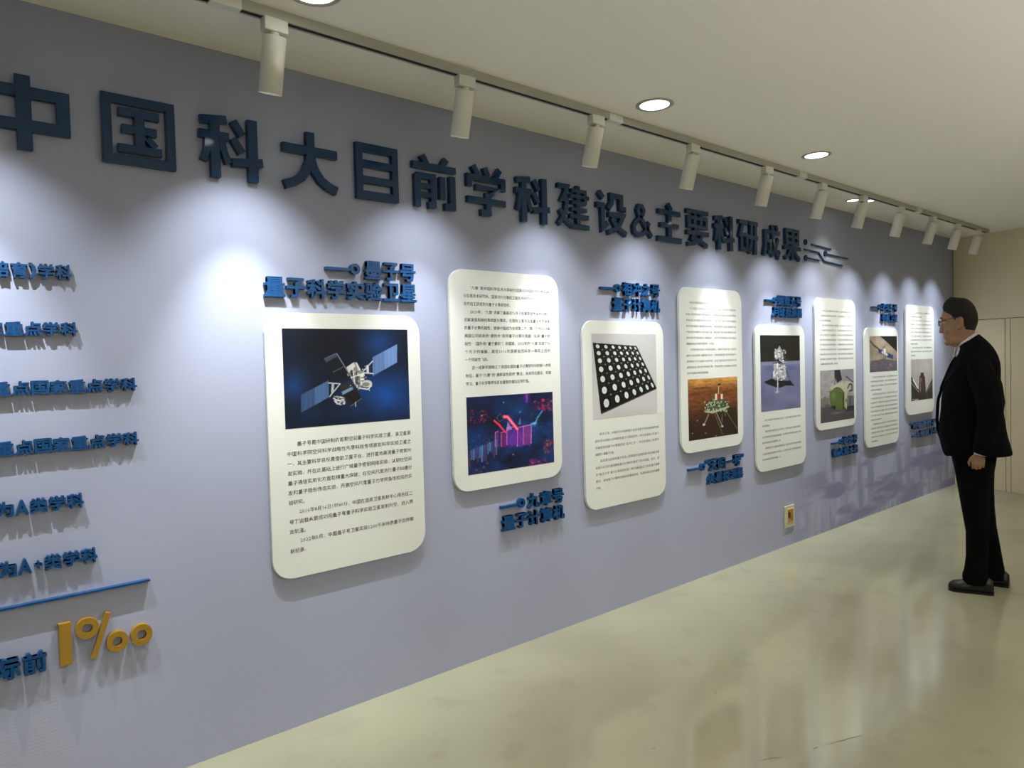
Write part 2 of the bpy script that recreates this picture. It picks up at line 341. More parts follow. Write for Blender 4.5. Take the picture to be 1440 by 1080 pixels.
# big title characters: strokes on a 100 x 100 grid, each stroke a solid bar
def stroke_poly(pts, w, closed=False):
    P = [Vector((a, b)) for a, b in pts]; n = len(P); Lf, Rt = [], []
    for i in range(n):
        if closed: a, b, c = P[i-1], P[i], P[(i+1) % n]
        else: a, b, c = P[max(i-1, 0)], P[i], P[min(i+1, n-1)]
        d1 = (b-a).normalized() if (b-a).length > 0 else (c-b).normalized()
        d2 = (c-b).normalized() if (c-b).length > 0 else d1
        t = (d1+d2); t = t.normalized() if t.length > 1e-6 else d1
        nrm = Vector((-t.y, t.x)); k = nrm.dot(Vector((-d1.y, d1.x))); k = max(k, .5)
        Lf.append(b+nrm*w/2/k); Rt.append(b-nrm*w/2/k)
    return Lf, Rt
TITLE = {
 '中': [(15, [(9, 78), (91, 78), (91, 33), (9, 33)], 1), (16, [(50, 100), (50, 0)])],
 '国': [(13, [(6.5, 93.5), (93.5, 93.5), (93.5, 6.5), (6.5, 6.5)], 1), (12, [(22, 76), (78, 76)]), (12, [(26, 52), (74, 52)]), (12, [(20, 23), (80, 23)]), (14, [(50, 76), (50, 23)]), (10, [(60, 42), (72, 30)])],
 '科': [(13, [(4, 88), (44, 93)]), (13, [(1, 66), (47, 66)]), (15, [(25, 90), (25, 0)]), (11, [(15, 62), (13, 44), (7, 24)]), (11, [(34, 62), (38, 44), (45, 24)]),
        (12, [(54, 94), (68, 72)]), (12, [(53, 66), (67, 44)]), (13, [(50, 27), (100, 33)]), (16, [(84, 100), (84, 0)])],
 '大': [(15, [(1, 68), (99, 68)]), (15, [(50, 100), (50, 58)]), (15, [(50, 66), (48, 50), (42, 34), (32, 20), (19, 11), (3, 5)]), (15, [(50, 66), (52, 50), (58, 34), (68, 20), (81, 11), (97, 5)])],
 '目': [(15, [(7.5, 93), (92.5, 93), (92.5, 7), (7.5, 7)], 1), (13, [(10, 64), (90, 64)]), (13, [(10, 35), (90, 35)])],
 '前': [(13, [(22, 100), (32, 84)]), (13, [(78, 100), (68, 84)]), (13, [(0, 80), (100, 80)]), (13, [(10, 62), (10, 0)]), (12, [(8, 60), (50, 60)]), (13, [(46, 66), (46, 6), (34, 5)]), (10, [(12, 41), (44, 41)]), (10, [(12, 24), (44, 24)]), (13, [(67, 64), (67, 20)]), (14, [(91, 68), (91, 7), (72, 6)])],
 '学': [(13, [(16, 100), (28, 82)]), (13, [(46, 100), (54, 82)]), (13, [(86, 100), (74, 82)]), (13, [(6, 56), (6, 76), (94, 76), (94, 56)]), (12, [(22, 57), (80, 57), (56, 42)]), (14, [(54, 48), (54, 7), (34, 6)]), (13, [(0, 30), (100, 30)])],
 '建': [(11, [(2, 94), (32, 94), (16, 64), (30, 64), (24, 34), (3, 6)]), (11, [(8, 40), (24, 18), (46, 6), (100, 6)]), (12, [(65, 100), (65, 12)]), (9, [(44, 88), (88, 88), (88, 60)]), (9, [(38, 75), (100, 75)]), (9, [(44, 61), (90, 61)]), (9, [(42, 45), (92, 45)]), (10, [(38, 29), (98, 29)])],
 '设': [(13, [(8, 98), (22, 84)]), (13, [(0, 66), (20, 66), (20, 12), (36, 26)]), (13, [(50, 100), (50, 76), (38, 60)]), (13, [(46, 93), (82, 93), (82, 66), (98, 64)]), (13, [(38, 47), (88, 47), (76, 26), (58, 11), (36, 3)]), (13, [(50, 40), (66, 18), (98, 3)])],
 '&': [(14, [(100, 4), (70, 34), (38, 68), (32, 82), (40, 93), (54, 93), (62, 82), (56, 68), (26, 46), (12, 30), (14, 14), (30, 6), (54, 8), (76, 24), (88, 48)])],
 '主': [(14, [(44, 100), (58, 84)]), (13, [(4, 78), (96, 78)]), (13, [(12, 44), (88, 44)]), (14, [(0, 7), (100, 7)]), (14, [(50, 80), (50, 7)])],
 '要': [(12, [(0, 94), (100, 94)]), (11, [(9, 77), (91, 77), (91, 54), (9, 54)], 1), (10, [(36, 94), (36, 54)]), (10, [(64, 94), (64, 54)]), (12, [(0, 36), (100, 36)]), (12, [(42, 50), (24, 20), (54, 16), (94, 3)]), (12, [(74, 36), (58, 16), (30, 7), (4, 4)])],
 '研': [(13, [(0, 92), (46, 92)]), (13, [(22, 92), (4, 46)]), (12, [(14, 54), (42, 54), (42, 12), (14, 12)], 1), (13, [(50, 92), (100, 92)]), (13, [(48, 50), (100, 50)]), (14, [(87, 92), (87, 0)]), (13, [(65, 92), (65, 32), (52, 3)])],
 '成': [(13, [(8, 77), (100, 77)]), (13, [(14, 77), (14, 36), (4, 3)]), (12, [(16, 50), (42, 50), (42, 16), (28, 15)]), (14, [(55, 100), (58, 60), (70, 24), (88, 6), (97, 22)]), (13, [(90, 60), (74, 30), (48, 5)]), (11, [(76, 98), (88, 86)])],
 '果': [(12, [(14, 94), (86, 94), (86, 54), (14, 54)], 1), (10, [(14, 74), (86, 74)]), (14, [(50, 94), (50, 0)]), (13, [(0, 38), (100, 38)]), (13, [(40, 36), (26, 14), (4, 4)]), (13, [(60, 36), (74, 14), (96, 4)])],
}
def title_char(ch, x0, x1, z0, z1, label, depth=.026):
    t_loc = (x0, 0, z0); bm = bmesh.new(); sx, sz = (x1-x0)/100, (z1-z0)/100
    for k, st in enumerate(TITLE[ch]):
        w_, pts = st[0], st[1]; closed = len(st) > 2; y0 = -depth - .0002*k
        Lf, Rt = stroke_poly(pts, w_, closed); n = len(pts)
        def V(p, y): return bm.verts.new((p.x*sx, y, p.y*sz))
        A = [V(p, y0) for p in Lf]; B = [V(p, y0) for p in Rt]; A2 = [V(p, -.001) for p in Lf]; B2 = [V(p, -.001) for p in Rt]
        for i in range(n if closed else n-1):
            j = (i+1) % n
            bm.faces.new((A[i], A[j], B[j], B[i])); bm.faces.new((A2[i], B2[i], B2[j], A2[j]))
            bm.faces.new((A[i], A2[i], A2[j], A[j])); bm.faces.new((B[i], B[j], B2[j], B2[i]))
        if not closed:
            bm.faces.new((A[0], B[0], B2[0], A2[0])); bm.faces.new((A[-1], A2[-1], B2[-1], B[-1]))
    es = [e for e in bm.edges if all(abs(v_.co.y) > depth*.9 for v_ in e.verts) and len(e.link_faces) == 2 and any(abs(f_.normal.y) < .5 for f_ in e.link_faces)]
    bm.normal_update()
    es = [e for e in bm.edges if all(abs(v_.co.y) > depth*.9 for v_ in e.verts) and len(e.link_faces) == 2 and any(abs(f_.normal.y) < .5 for f_ in e.link_faces)]
    bmesh.ops.bevel(bm, geom=es, offset=.0016, segments=1, affect='EDGES')
    o = obj('raised_character', bm, m_navy, label=label, cat='wall lettering', group='large navy characters of the wall title', loc=t_loc); return o
ZT0, ZT1 = 2.213, 2.452
tl = [('中', .192, .459, 'cut by the left edge of the picture'), ('国', .548, .785, 'a square frame, second of the title'), ('科', .866, 1.108, 'third of the title, under the nearest spotlight'),
      ('大', 1.188, 1.432, 'fourth of the title, between 科 and 目'), ('目', 1.518, 1.728, 'fifth of the title, a ladder-like box'), ('前', 1.806, 2.05, 'sixth of the title, between 目 and 学'),
      ('学', 2.117, 2.360, 'seventh of the title, between 前 and the middle 科'), ('科', 2.426, 2.668, 'in the middle of the title, between 学 and 建'), ('建', 2.728, 2.976, 'just left of 设'),
      ('设', 3.040, 3.300, 'just left of the ampersand'), ('&', 3.345, 3.535, 'standing between the two halves of the title'), ('主', 3.595, 3.838, 'just right of the ampersand'),
      ('要', 3.897, 4.139, 'between 主 and the last 科'), ('科', 4.203, 4.447, 'in the second half of the title, between 要 and 研'), ('研', 4.510, 4.755, 'between 科 and 成'),
      ('成', 4.832, 5.068, 'second to last of the title'), ('果', 5.131, 5.378, 'last of the title, beside the circuit ornament')]
for ch, a, b, lab in tl:
    nm = 'ampersand sign' if ch == '&' else 'character ' + ch
    title_char(ch, a, b, ZT0 if ch != '&' else 2.222, ZT1 if ch != '&' else 2.42, 'large glossy navy raised ' + nm + ', ' + lab)
# circuit ornament at the end of the title
orn = thing('circuit_ornament', 'navy raised circuit-line ornament with round nodes at the right end of the title', 'wall ornament', (5.47, 0, 2.24))
def bar(bm, pts, w_, depth, dy=0):
    Lf, Rt = stroke_poly(pts, w_)
    prism(bm, [(p.x, p.y) for p in Lf]+[(p.x, p.y) for p in Rt[::-1]], -depth-dy, -.001)
def disc(bm, cx, cz, r0, r1, depth, n=28):
    A = []
    for rr_, y in ((r0, -.001), (r0, -depth), (r1, -depth), (r1, -.001)):
        A.append([bm.verts.new((cx+rr_*math.cos(2*PI*i/n), y, cz+rr_*math.sin(2*PI*i/n))) for i in range(n)])
    for a, b in zip(A, A[1:]+A[:1]):
        for i in range(n): bm.faces.new((a[i], a[(i+1) % n], b[(i+1) % n], b[i]))
for k, (pts, w_) in enumerate([([(.12, .125), (.455, .112)], .012), ([(0, .075), (.24, .068), (.33, .005), (.66, -.012)], .012), ([(.37, .068), (.76, .055)], .012), ([(.05, .010), (.26, .005)], .012)]):
    bm = bmesh.new(); bar(bm, pts, w_, .009, .0003*k); obj('trace', bm, m_navy, orn)
for cx, cz, ri in ((.022, .135, .014), (.355, .072, .004), (.022, .01, .004)):
    bm = bmesh.new(); disc(bm, cx, cz, .023, ri, .011); obj('node', bm, m_navy, orn)

# ------------------------------------------------------------------ captions
def caption(label, x0, xpin1, rows, depth=.022, m=None, zpin=None):
    m = m or m_blue
    t = thing('raised_caption', label, 'wall lettering', (x0, 0, rows[-1][2]), 0, 'small blue raised captions of the boards'); bz = rows[-1][2]
    zp = zpin if zpin is not None else (rows[0][2]+rows[0][3])/2
    bm = bmesh.new(); bar(bm, [(0, zp-bz-.004), (xpin1-x0-.036, zp-bz-.004)], .013, depth); obj('pin_stem', bm, m, t)
    bm = bmesh.new(); disc(bm, xpin1-x0-.022, zp-bz, .024, .010, depth+.001); obj('pin_ring', bm, m, t)
    for txt, xs, z0, z1, xe in rows:
        letters(t, txt, xs-x0, xe-x0, z0-bz, z1-bz, m, depth)
    return t
def letters(t, txt, xs, xe, z0, z1, m, depth):
    wts = [0.42 if c in '“”' else (.5 if c == ')' else .6 if c == '+' else (.76 if c == 'A' else 1)) for c in txt]
    tot = sum(wts); cur = xs; unit = (xe-xs+.07*(z1-z0))/tot
    for c, w_ in zip(txt, wts):
        a, b = cur, cur+unit*w_-.07*(z1-z0)
        if c in '“”': fit_char(t, c, a, b-.1*(b-a), z1-.32*(z1-z0), z1, m, depth, .02)
        elif c == '+': fit_char(t, c, a+.004, b-.002, z0+.22*(z1-z0), z0+.72*(z1-z0), m, depth)
        elif c == '一': fit_char(t, c, a, b, z0+.42*(z1-z0), z0+.57*(z1-z0), m, depth, .01)
        else: fit_char(t, c, a, b, z0, z1, m, depth)
        cur += unit*w_
caption('blue raised caption 墨子号 量子科学实验卫星 above the satellite board', 1.362, 1.520, [('墨子号', 1.547, 1.862, 1.943, 1.806), ('量子科学实验卫星', 1.098, 1.769, 1.850, 1.808)])
caption('blue raised caption 九章号 量子计算机 below the board with neon optics photo', 2.281, 2.440, [('九章号', 2.465, .708, .786, 2.726), ('量子计算机', 2.287, .618, .694, 2.728)])
caption('blue raised caption 祖冲之号 量子计算机 above the board with the chip grid', 3.064, 3.231, [('祖冲之号', 3.257, 1.862, 1.940, 3.606), ('量子计算机', 3.164, 1.766, 1.846, 3.604)])
caption('blue raised caption “天问一号” 火星探测器 below the orange lander photo', 3.876, 4.052, [('“天问一号”', 4.070, .708, .787, 4.530), ('火星探测器', 4.088, .618, .690, 4.516)])
caption('blue raised caption 嫦娥五号 月球探测器 above the black-sky lander board', 4.858, 5.022, [('嫦娥五号', 5.034, 1.855, 1.934, 5.388), ('月球探测器', 4.956, 1.768, 1.842, 5.397)])
caption('blue raised caption 蛟龙号 载人潜水器 below the green submersible photo', 5.882, 6.066, [('蛟龙号', 6.080, .695, .768, 6.350), ('载人潜水器', 5.893, .606, .676, 6.361)])
caption('blue raised caption 北斗三号 导航卫星 above the board with satellite over Earth', 6.684, 6.868, [('北斗三号', 6.884, 1.862, 1.934, 7.234), ('导航卫星', 6.884, 1.768, 1.838, 7.233)])
caption('blue raised caption “暗物质粒子” 探测卫星 below the farthest board', 7.585, 7.752, [('“暗物质粒子”', 7.534, .704, .772, 8.232), ('探测卫星', 7.768, .615, .680, 8.230)], zpin=.640)

def text_row(label, txt, xs, xe, z0, z1):
    t = thing('raised_text_row', label, 'wall lettering', (xs, 0, z0), 0, 'blue raised text rows on the left of the wall')
    letters(t, txt, 0, xe-xs, 0, z1-z0, m_blue, .020); return t
P_ = .0485
text_row('top blue raised row ending 培育)学科 at the left edge', '培育)学科', .222, .440, 1.797, 1.848)
text_row('second blue raised row from the top, ending 重点学科', '家重点学科', .450-5*.0507, .450, 1.610, 1.656)
text_row('blue raised row reading 重点国家重点学科, the third from the top', '重点国家重点学科', .624-8*.0523, .624, 1.417, 1.463)
text_row('blue raised row reading 重点国家重点学科, directly above the 为A类 row', '重点国家重点学科', .6235-8*.052, .6235, 1.224, 1.271)
text_row('blue raised row reading 为A类学科 without a plus sign', '为A类学科', .446-.245, .446, 1.028, 1.077)
text_row('blue raised row reading 为A+类学科 just above the blue bar', '为A+类学科', .479-.278, .479, .834, .884)
text_row('blue raised row 国际前 beside the gold per-mille figure', '国际前', .320-.213, .320, .502, .572)
obj('divider_bar', bx(-1.2, .640, -.022, -.001, .730, .738, bev=.001), m_blue, label='thin blue raised horizontal bar below the left text rows', cat='divider')
t = thing('gold_figure', 'gold raised figure 1‰ at the lower left of the wall', 'wall lettering', (.355, 0, .5))
obj('numeral', bx(0, .036, -.022, -.001, .003, .147, bev=.0015), m_gold, t)
def oval(cx, cz, rx, rz, ri):
    bm = bmesh.new(); disc(bm, 0, 0, 1, ri, .022, 36)
    for v_ in bm.verts: v_.co.x = cx+v_.co.x*rx; v_.co.z = cz+v_.co.z*rz
    obj('ring', bm, m_gold, t)
oval(.083, .112, .035, .036, .45); oval(.173, .042, .034, .036, .45); oval(.250, .045, .035, .038, .45)
bm = bmesh.new(); bar(bm, [(.098, .003), (.148, .150)], .017, .0215); obj('slash', bm, m_gold, t)

# ------------------------------------------------------------------ printed photographs (painted as ink colours on a fine sheet)
class Paint:
    def __init__(s, w_, h_, quad, col):
        s.w, s.h = w_*2, h_*2; s.a = np.ones((s.h, s.w, 3))*np.array(col)/255.
        s.Y, s.X = np.mgrid[0:s.h, 0:s.w].astype(float); s.X = (s.X+.5)/s.w; s.Y = (s.Y+.5)/s.h
        s.set_quad(quad)
    def set_quad(s, q):
        A, b = [], []
        for (x, y), (U, V) in zip(q, ((0, 0), (1, 0), (1, 1), (0, 1))):
            A.append([x, y, 1, 0, 0, 0, -U*x, -U*y]); b.append(U); A.append([0, 0, 0, x, y, 1, -V*x, -V*y]); b.append(V)
        s.Hm = np.append(np.linalg.solve(np.array(A, float), np.array(b, float)), 1).reshape(3, 3)
    def q(s, x, y):
        v_ = s.Hm @ np.array([x, y, 1.]); return v_[0]/v_[2], v_[1]/v_[2]
    def put(s, mask, col, al=1.0):
        k = (mask*al)[..., None]; s.a = s.a*(1-k)+np.array(col)/255.*k
    def poly(s, pts, col, al=1.0):
        P = [s.q(*p) for p in pts]; inside = np.zeros((s.h, s.w), bool)
        for i in range(len(P)):
            x1, y1 = P[i]; x2, y2 = P[i-1]
            c = ((y1 > s.Y) != (y2 > s.Y))
            with np.errstate(divide='ignore', invalid='ignore'): xi = (x2-x1)*(s.Y-y1)/(y2-y1+1e-12)+x1
            inside ^= c & (s.X < xi)
        s.put(inside.astype(float), col, al)
    def line(s, pts, w_, col, al=1.0):
        P = [np.array(s.q(*p)) for p in pts]; asp = s.h/s.w
        for a, b in zip(P, P[1:]):
            d = b-a; d2 = d*np.array([1, asp]); L2 = (d2**2).sum()+1e-12
            t_ = np.clip(((s.X-a[0])*d2[0]+(s.Y-a[1])*asp*d2[1])/L2, 0, 1)
            dist = np.hypot(s.X-a[0]-t_*d[0], (s.Y-a[1]-t_*d[1])*asp); s.put((dist < w_/2).astype(float), col, al)
    def blob(s, x, y, rx, ry, col, al=1.0, soft=1.0):
        cx, cy = s.q(x, y); ex, ey = s.q(x+rx, y); gx, gy = s.q(x, y+ry)
        rx_, ry_ = abs(ex-cx)+1e-9, abs(gy-cy)+1e-9
        d = np.hypot((s.X-cx)/rx_, (s.Y-cy)/ry_); s.put(np.clip((1-d)/max(soft, .02), 0, 1)**1.2 if soft > .1 else (d < 1).astype(float), col, al)
    def noise(s, sc, seed, aspect=1.0, oct=4):
        g_ = np.random.default_rng(seed); out = np.zeros((s.h, s.w)); amp = 1; tot = 0
        for o_ in range(oct):
            nx, ny = max(2, int(sc*2**o_)), max(2, int(sc*aspect*2**o_)); G = g_.random((ny+2, nx+2))
            fx, fy = s.X*nx, s.Y*ny; ix, iy = fx.astype(int), fy.astype(int); tx, ty = fx-ix, fy-iy; tx = tx*tx*(3-2*tx); ty = ty*ty*(3-2*ty)
            out += amp*((G[iy, ix]*(1-tx)+G[iy, ix+1]*tx)*(1-ty)+(G[iy+1, ix]*(1-tx)+G[iy+1, ix+1]*tx)*ty); tot += amp; amp *= .5
        return out/tot
    def done(s):
        a = np.clip(s.a, 0, 1); a = a.reshape(s.h//2, 2, s.w//2, 2, 3).mean((1, 3))
        return np.where(a <= .04045, a/12.92, ((a+.055)/1.055)**2.4)
def photo_print(parent, img, x0, x1, z0, z1, y=-.0006):
    h_, w_ = img.shape[:2]; xs = np.linspace(x0, x1, w_+1); zs = np.linspace(z1, z0, h_+1)
    V = [(x, y, z) for z in zs for x in xs]; Fc = []
    for j in range(h_):
        for i in range(w_): a = j*(w_+1)+i; Fc.append((a, a+w_+1, a+w_+2, a+1))
    n0 = len(V); V += [(x0, .0006, z1), (x1, .0006, z1), (x1, .0006, z0), (x0, .0006, z0)]
    me = bpy.data.meshes.new('photo_print'); me.from_pydata(V, [], Fc+[(n0, n0+1, n0+2, n0+3)]); me.materials.append(m_print)
    at = me.attributes.new('ink', 'FLOAT_COLOR', 'FACE'); buf = np.ones((len(Fc)+1, 4)); buf[:len(Fc), :3] = img.reshape(-1, 3); at.data.foreach_set('color', buf.ravel())
    me.update(); return obj('photo_print', me, None, parent)

def pic_satellite():
    p = Paint(240, 166, [(200, 172), (1175, 187), (1198, 880), (232, 960)], (6, 16, 36))
    for a in ((1000, 700, 420, 330, (10, 66, 140), 1), (960, 300, 200, 200, (10, 58, 116), .9), (300, 620, 170, 200, (10, 54, 110), .9), (430, 860, 260, 120, (5, 34, 66), .6), (520, 300, 300, 220, (3, 8, 16), .9), (860, 850, 90, 120, (4, 22, 50), .6)): p.blob(*a, soft=1)
    gn = p.noise(5, 1); p.a *= (.8+.4*gn)[..., None]
    p.poly([(908, 400), (1096, 300), (1096, 442), (910, 546)], (84, 112, 158)); p.poly([(1002, 352), (1096, 300), (1096, 442), (1004, 494)], (98, 128, 176))
    p.poly([(356, 690), (566, 580), (568, 712), (356, 830)], (44, 68, 104)); p.poly([(460, 636), (566, 580), (568, 712), (462, 772)], (66, 92, 134))
    for k in np.linspace(0, 1, 7): p.line([(908+188*k, 400-100*k), (910+186*k, 546-104*k)], .0022, (150, 185, 230), .5); p.line([(356+210*k, 690-110*k), (356+212*k, 830-118*k)], .0022, (110, 150, 200), .4)
    n2 = p.noise(40, 3)
    p.line([(908, 430), (825, 520), (910, 528)], .009, (190, 192, 190)); p.line([(868, 470), (870, 520)], .02, (200, 200, 196)); p.line([(568, 600), (656, 606), (575, 706)], .009, (185, 188, 184)); p.line([(600, 610), (596, 670)], .02, (170, 175, 172))
    p.poly([(534, 412), (628, 370), (745, 545), (650, 590)], (16, 18, 26)); p.line([(534, 412), (628, 370), (770, 600)], .008, (120, 125, 140)); p.line([(600, 515), (690, 470)], .006, (90, 95, 105)); p.poly([(534, 410), (628, 370), (632, 395), (545, 440)], (60, 66, 90))
    p.poly([(700, 480), (765, 435), (812, 500), (850, 520), (840, 600), (800, 660), (760, 600)], (128, 126, 122)); p.poly([(705, 478), (760, 440), (775, 470), (722, 520)], (206, 204, 196)); p.poly([(772, 440), (785, 440), (816, 500), (800, 505)], (200, 200, 194))
    p.poly([(735, 500), (760, 500), (764, 560), (742, 540)], (40, 46, 56)); p.poly([(775, 500), (800, 520), (800, 640), (775, 600)], (70, 74, 84)); p.line([(752, 470), (768, 600)], .007, (225, 225, 220)); p.line([(740, 560), (850, 520)], .008, (215, 215, 210))
    p.poly([(812, 530), (842, 525), (842, 600), (815, 620)], (216, 214, 205)); p.line([(818, 560), (838, 560)], .008, (90, 90, 90)); p.line([(818, 585), (838, 583)], .006, (90, 90, 90))
    p.blob(862, 606, 42, 28, (190, 190, 180), 1, .05); p.blob(856, 612, 28, 16, (120, 120, 114), 1, .05); p.line([(806, 640), (870, 650), (900, 620)], .010, (210, 210, 200)); p.line([(878, 640), (884, 662)], .006, (200, 200, 190))
    p.poly([(656, 620), (748, 575), (770, 640), (672, 700)], (34, 38, 44)); p.poly([(668, 670), (752, 628), (756, 650), (676, 694)], (110, 140, 168)); p.poly([(676, 700), (780, 640), (822, 720), (740, 780)], (20, 17, 18)); p.line([(740, 780), (822, 722)], .006, (110, 100, 84)); p.line([(776, 750), (778, 784)], .008, (170, 170, 165))
    for k in range(26): a, b = rng.uniform(610, 690), rng.uniform(706, 768); p.blob(a, b, 9, 7, (190+rng.integers(-70, 30),)*3, 1, .05)
    p.line([(604, 720), (640, 738), (684, 730)], .008, (215, 215, 215))
    for k in range(30): a, b = rng.uniform(710, 860), rng.uniform(470, 640); p.blob(a, b, 5, 5, (int(rng.choice([60, 190, 225])),)*3, .8, .05)
    p.blob(1076, 796, 5, 5, (110, 140, 180)); return p.done()
def pic_optics():
    p = Paint(200, 150, [(137, 127), (682, 95), (697, 540), (152, 622)], (10, 16, 40))
    g1 = p.noise(4, 11); g2 = p.noise(9, 12); g3 = p.noise(20, 13, 2)
    p.a = p.a*.4 + np.stack([.02+.06*g3, .03+.16*g1*g2*2, .10+.36*g1*g2*1.6], -1)
    for a in ((230, 160, 120, 40, (14, 40, 80), .6), (560, 300, 120, 90, (12, 70, 130), .6), (250, 440, 120, 80, (20, 50, 100), .6), (590, 480, 100, 60, (14, 40, 84), .6), (420, 180, 110, 50, (6, 44, 70), .6)): p.blob(*a)
    for a in ((300, 290, 90, 60, (8, 8, 14), .8), (590, 260, 100, 50, (6, 10, 20), .8), (400, 520, 110, 50, (6, 8, 18), .8)): p.blob(*a)
    p.blob(520, 120, 28, 70, (120, 40, 170), .8); p.line([(520, 98), (520, 160)], .012, (190, 60, 200), .6)
    for k in range(34): p.blob(rng.uniform(150, 280), rng.uniform(205, 290), 9, 8, (230, int(rng.uniform(20, 70)), int(rng.uniform(30, 90))), rng.uniform(.2, .8))
    for k in range(44): p.blob(rng.uniform(560, 690), rng.uniform(140, 215), 11, 10, (235, int(rng.uniform(20, 60)), int(rng.uniform(50, 120))), rng.uniform(.2, .8))
    for k in range(24): p.blob(rng.uniform(630, 692), rng.uniform(400, 480), 9, 14, (230, int(rng.uniform(30, 110)), 50), rng.uniform(.2, .7))
    for k in range(26): p.blob(rng.uniform(540, 660), rng.uniform(518, 560), 13, 11, (235, 60, 150), rng.uniform(.2, .7))
    p.blob(236, 243, 12, 9, (255, 150, 90), 1); p.blob(436, 490, 10, 9, (255, 130, 90), .9); p.blob(652, 428, 8, 16, (255, 150, 60), .9); p.blob(374, 160, 9, 7, (120, 220, 230)); p.blob(478, 222, 9, 7, (170, 200, 255))
    p.blob(450, 370, 150, 90, (90, 30, 130), .7); p.blob(430, 400, 110, 60, (120, 40, 160), .6)
    for (a, b, c, d, col) in ((322, 350, 20, 90, (170, 60, 150)), (360, 350, 30, 90, (150, 30, 90)), (396, 320, 60, 110, (110, 60, 190)), (462, 320, 34, 120, (150, 50, 180)), (500, 310, 46, 120, (220, 60, 160))):
        p.poly([(a, b), (a+c, b-8), (a+c, b+d), (a, b+d)], col, .42); p.line([(a, b+d), (a, b), (a+c, b-8)], .007, (250, 130, 220), .8)
    p.line([(378, 250), (400, 252), (430, 290), (462, 330)], .034, (240, 70, 110), .95); p.line([(378, 250), (400, 252), (430, 290), (462, 330)], .012, (255, 150, 170), .9)
    p.line([(316, 276), (345, 300), (388, 350)], .020, (230, 50, 90), .95); p.poly([(392, 340), (400, 280), (430, 330)], (200, 150, 220), .7); p.poly([(466, 300), (480, 250), (486, 300)], (120, 130, 200), .7)
    p.poly([(548, 305), (552, 306), (552, 420), (546, 420)], (255, 150, 230), .8); p.line([(330, 258), (352, 232), (376, 262), (350, 282), (330, 258)], .006, (120, 120, 150), .7)
    p.line([(548, 300), (575, 290), (590, 255), (618, 215)], .018, (90, 160, 230), .7); p.blob(570, 295, 26, 20, (150, 200, 255), .7)
    for k in range(60): p.blob(rng.uniform(540, 620), rng.uniform(225, 320), 4, 4, (110, 170, 240), .5)
    for k in range(90): p.blob(rng.uniform(330, 550), rng.uniform(340, 440), 4, 4, (int(rng.uniform(150, 255)), int(rng.uniform(40, 120)), 220), .6)
    for k, x in enumerate(range(160, 330, 13)): hh = rng.uniform(50, 100); c = [(120, 60, 90), (90, 130, 190), (130, 160, 210), (60, 90, 160)][k % 4]; y = 470-(x-160)*.42; p.line([(x, y), (x, y+hh)], .018, c, .6)
    for k in range(120): p.blob(rng.uniform(150, 350), rng.uniform(360, 470), 3.5, 5, (60, 130, 190), .5)
    for k in range(60): p.blob(rng.uniform(560, 690), rng.uniform(330, 420), 4, 4, (50, 120, 170), .4)
    for a, b in ((204, 588), (272, 545), (250, 570), (232, 600)): p.blob(a, b, 13, 13, (200, 90, 160), .6)
    p.poly([(355, 470), (395, 458), (400, 520), (360, 530)], (20, 40, 110), .5); return p.done()
def pic_chip():
    p = Paint(180, 155, [(108, 448), (575, 452), (590, 1040), (127, 1075)], (188, 186, 186))
    p.a *= (.97+.06*p.Y[..., None]); p.blob(330, 1040, 260, 60, (170, 170, 166), .5)
    Q = [(120, 516), (434, 541), (583, 855), (182, 1030)]
    p.poly(Q, (12, 13, 16)); p.poly([(182, 1030), (583, 855), (583, 862), (184, 1038)], (60, 55, 46))
    A, b = [], []
    for (U, V), (x, y) in zip(((0, 0), (7, 0), (7, 7), (0, 7)), Q):
        A.append([U, V, 1, 0, 0, 0, -x*U, -x*V]); b.append(x); A.append([0, 0, 0, U, V, 1, -y*U, -y*V]); b.append(y)
    hm = np.append(np.linalg.solve(np.array(A, float), np.array(b, float)), 1).reshape(3, 3)
    def G(U, V): v_ = hm @ np.array([U, V, 1.]); return v_[0]/v_[2], v_[1]/v_[2]
    for k in range(8): p.line([G(k, 0), G(k, 7)], .004, (58, 62, 56)); p.line([G(0, k), G(7, k)], .004, (58, 62, 56))
    for i in range(7):
        for j in range(7):
            p.poly([G(i+.5+.22*math.cos(t_), j+.5+.30*math.sin(t_)) for t_ in np.linspace(0, 6.283, 20)], (206, 212, 206))
            p.poly([G(i+.5+.09*math.cos(t_), j+.5+.12*math.sin(t_)) for t_ in np.linspace(0, 6.283, 12)], (190, 196, 190), .7)
    for i in range(1, 7):
        for j in range(1, 7): x, y = G(i, j); p.blob(x, y, 5, 5, (150, 144, 128), 1, .05)
    return p.done()
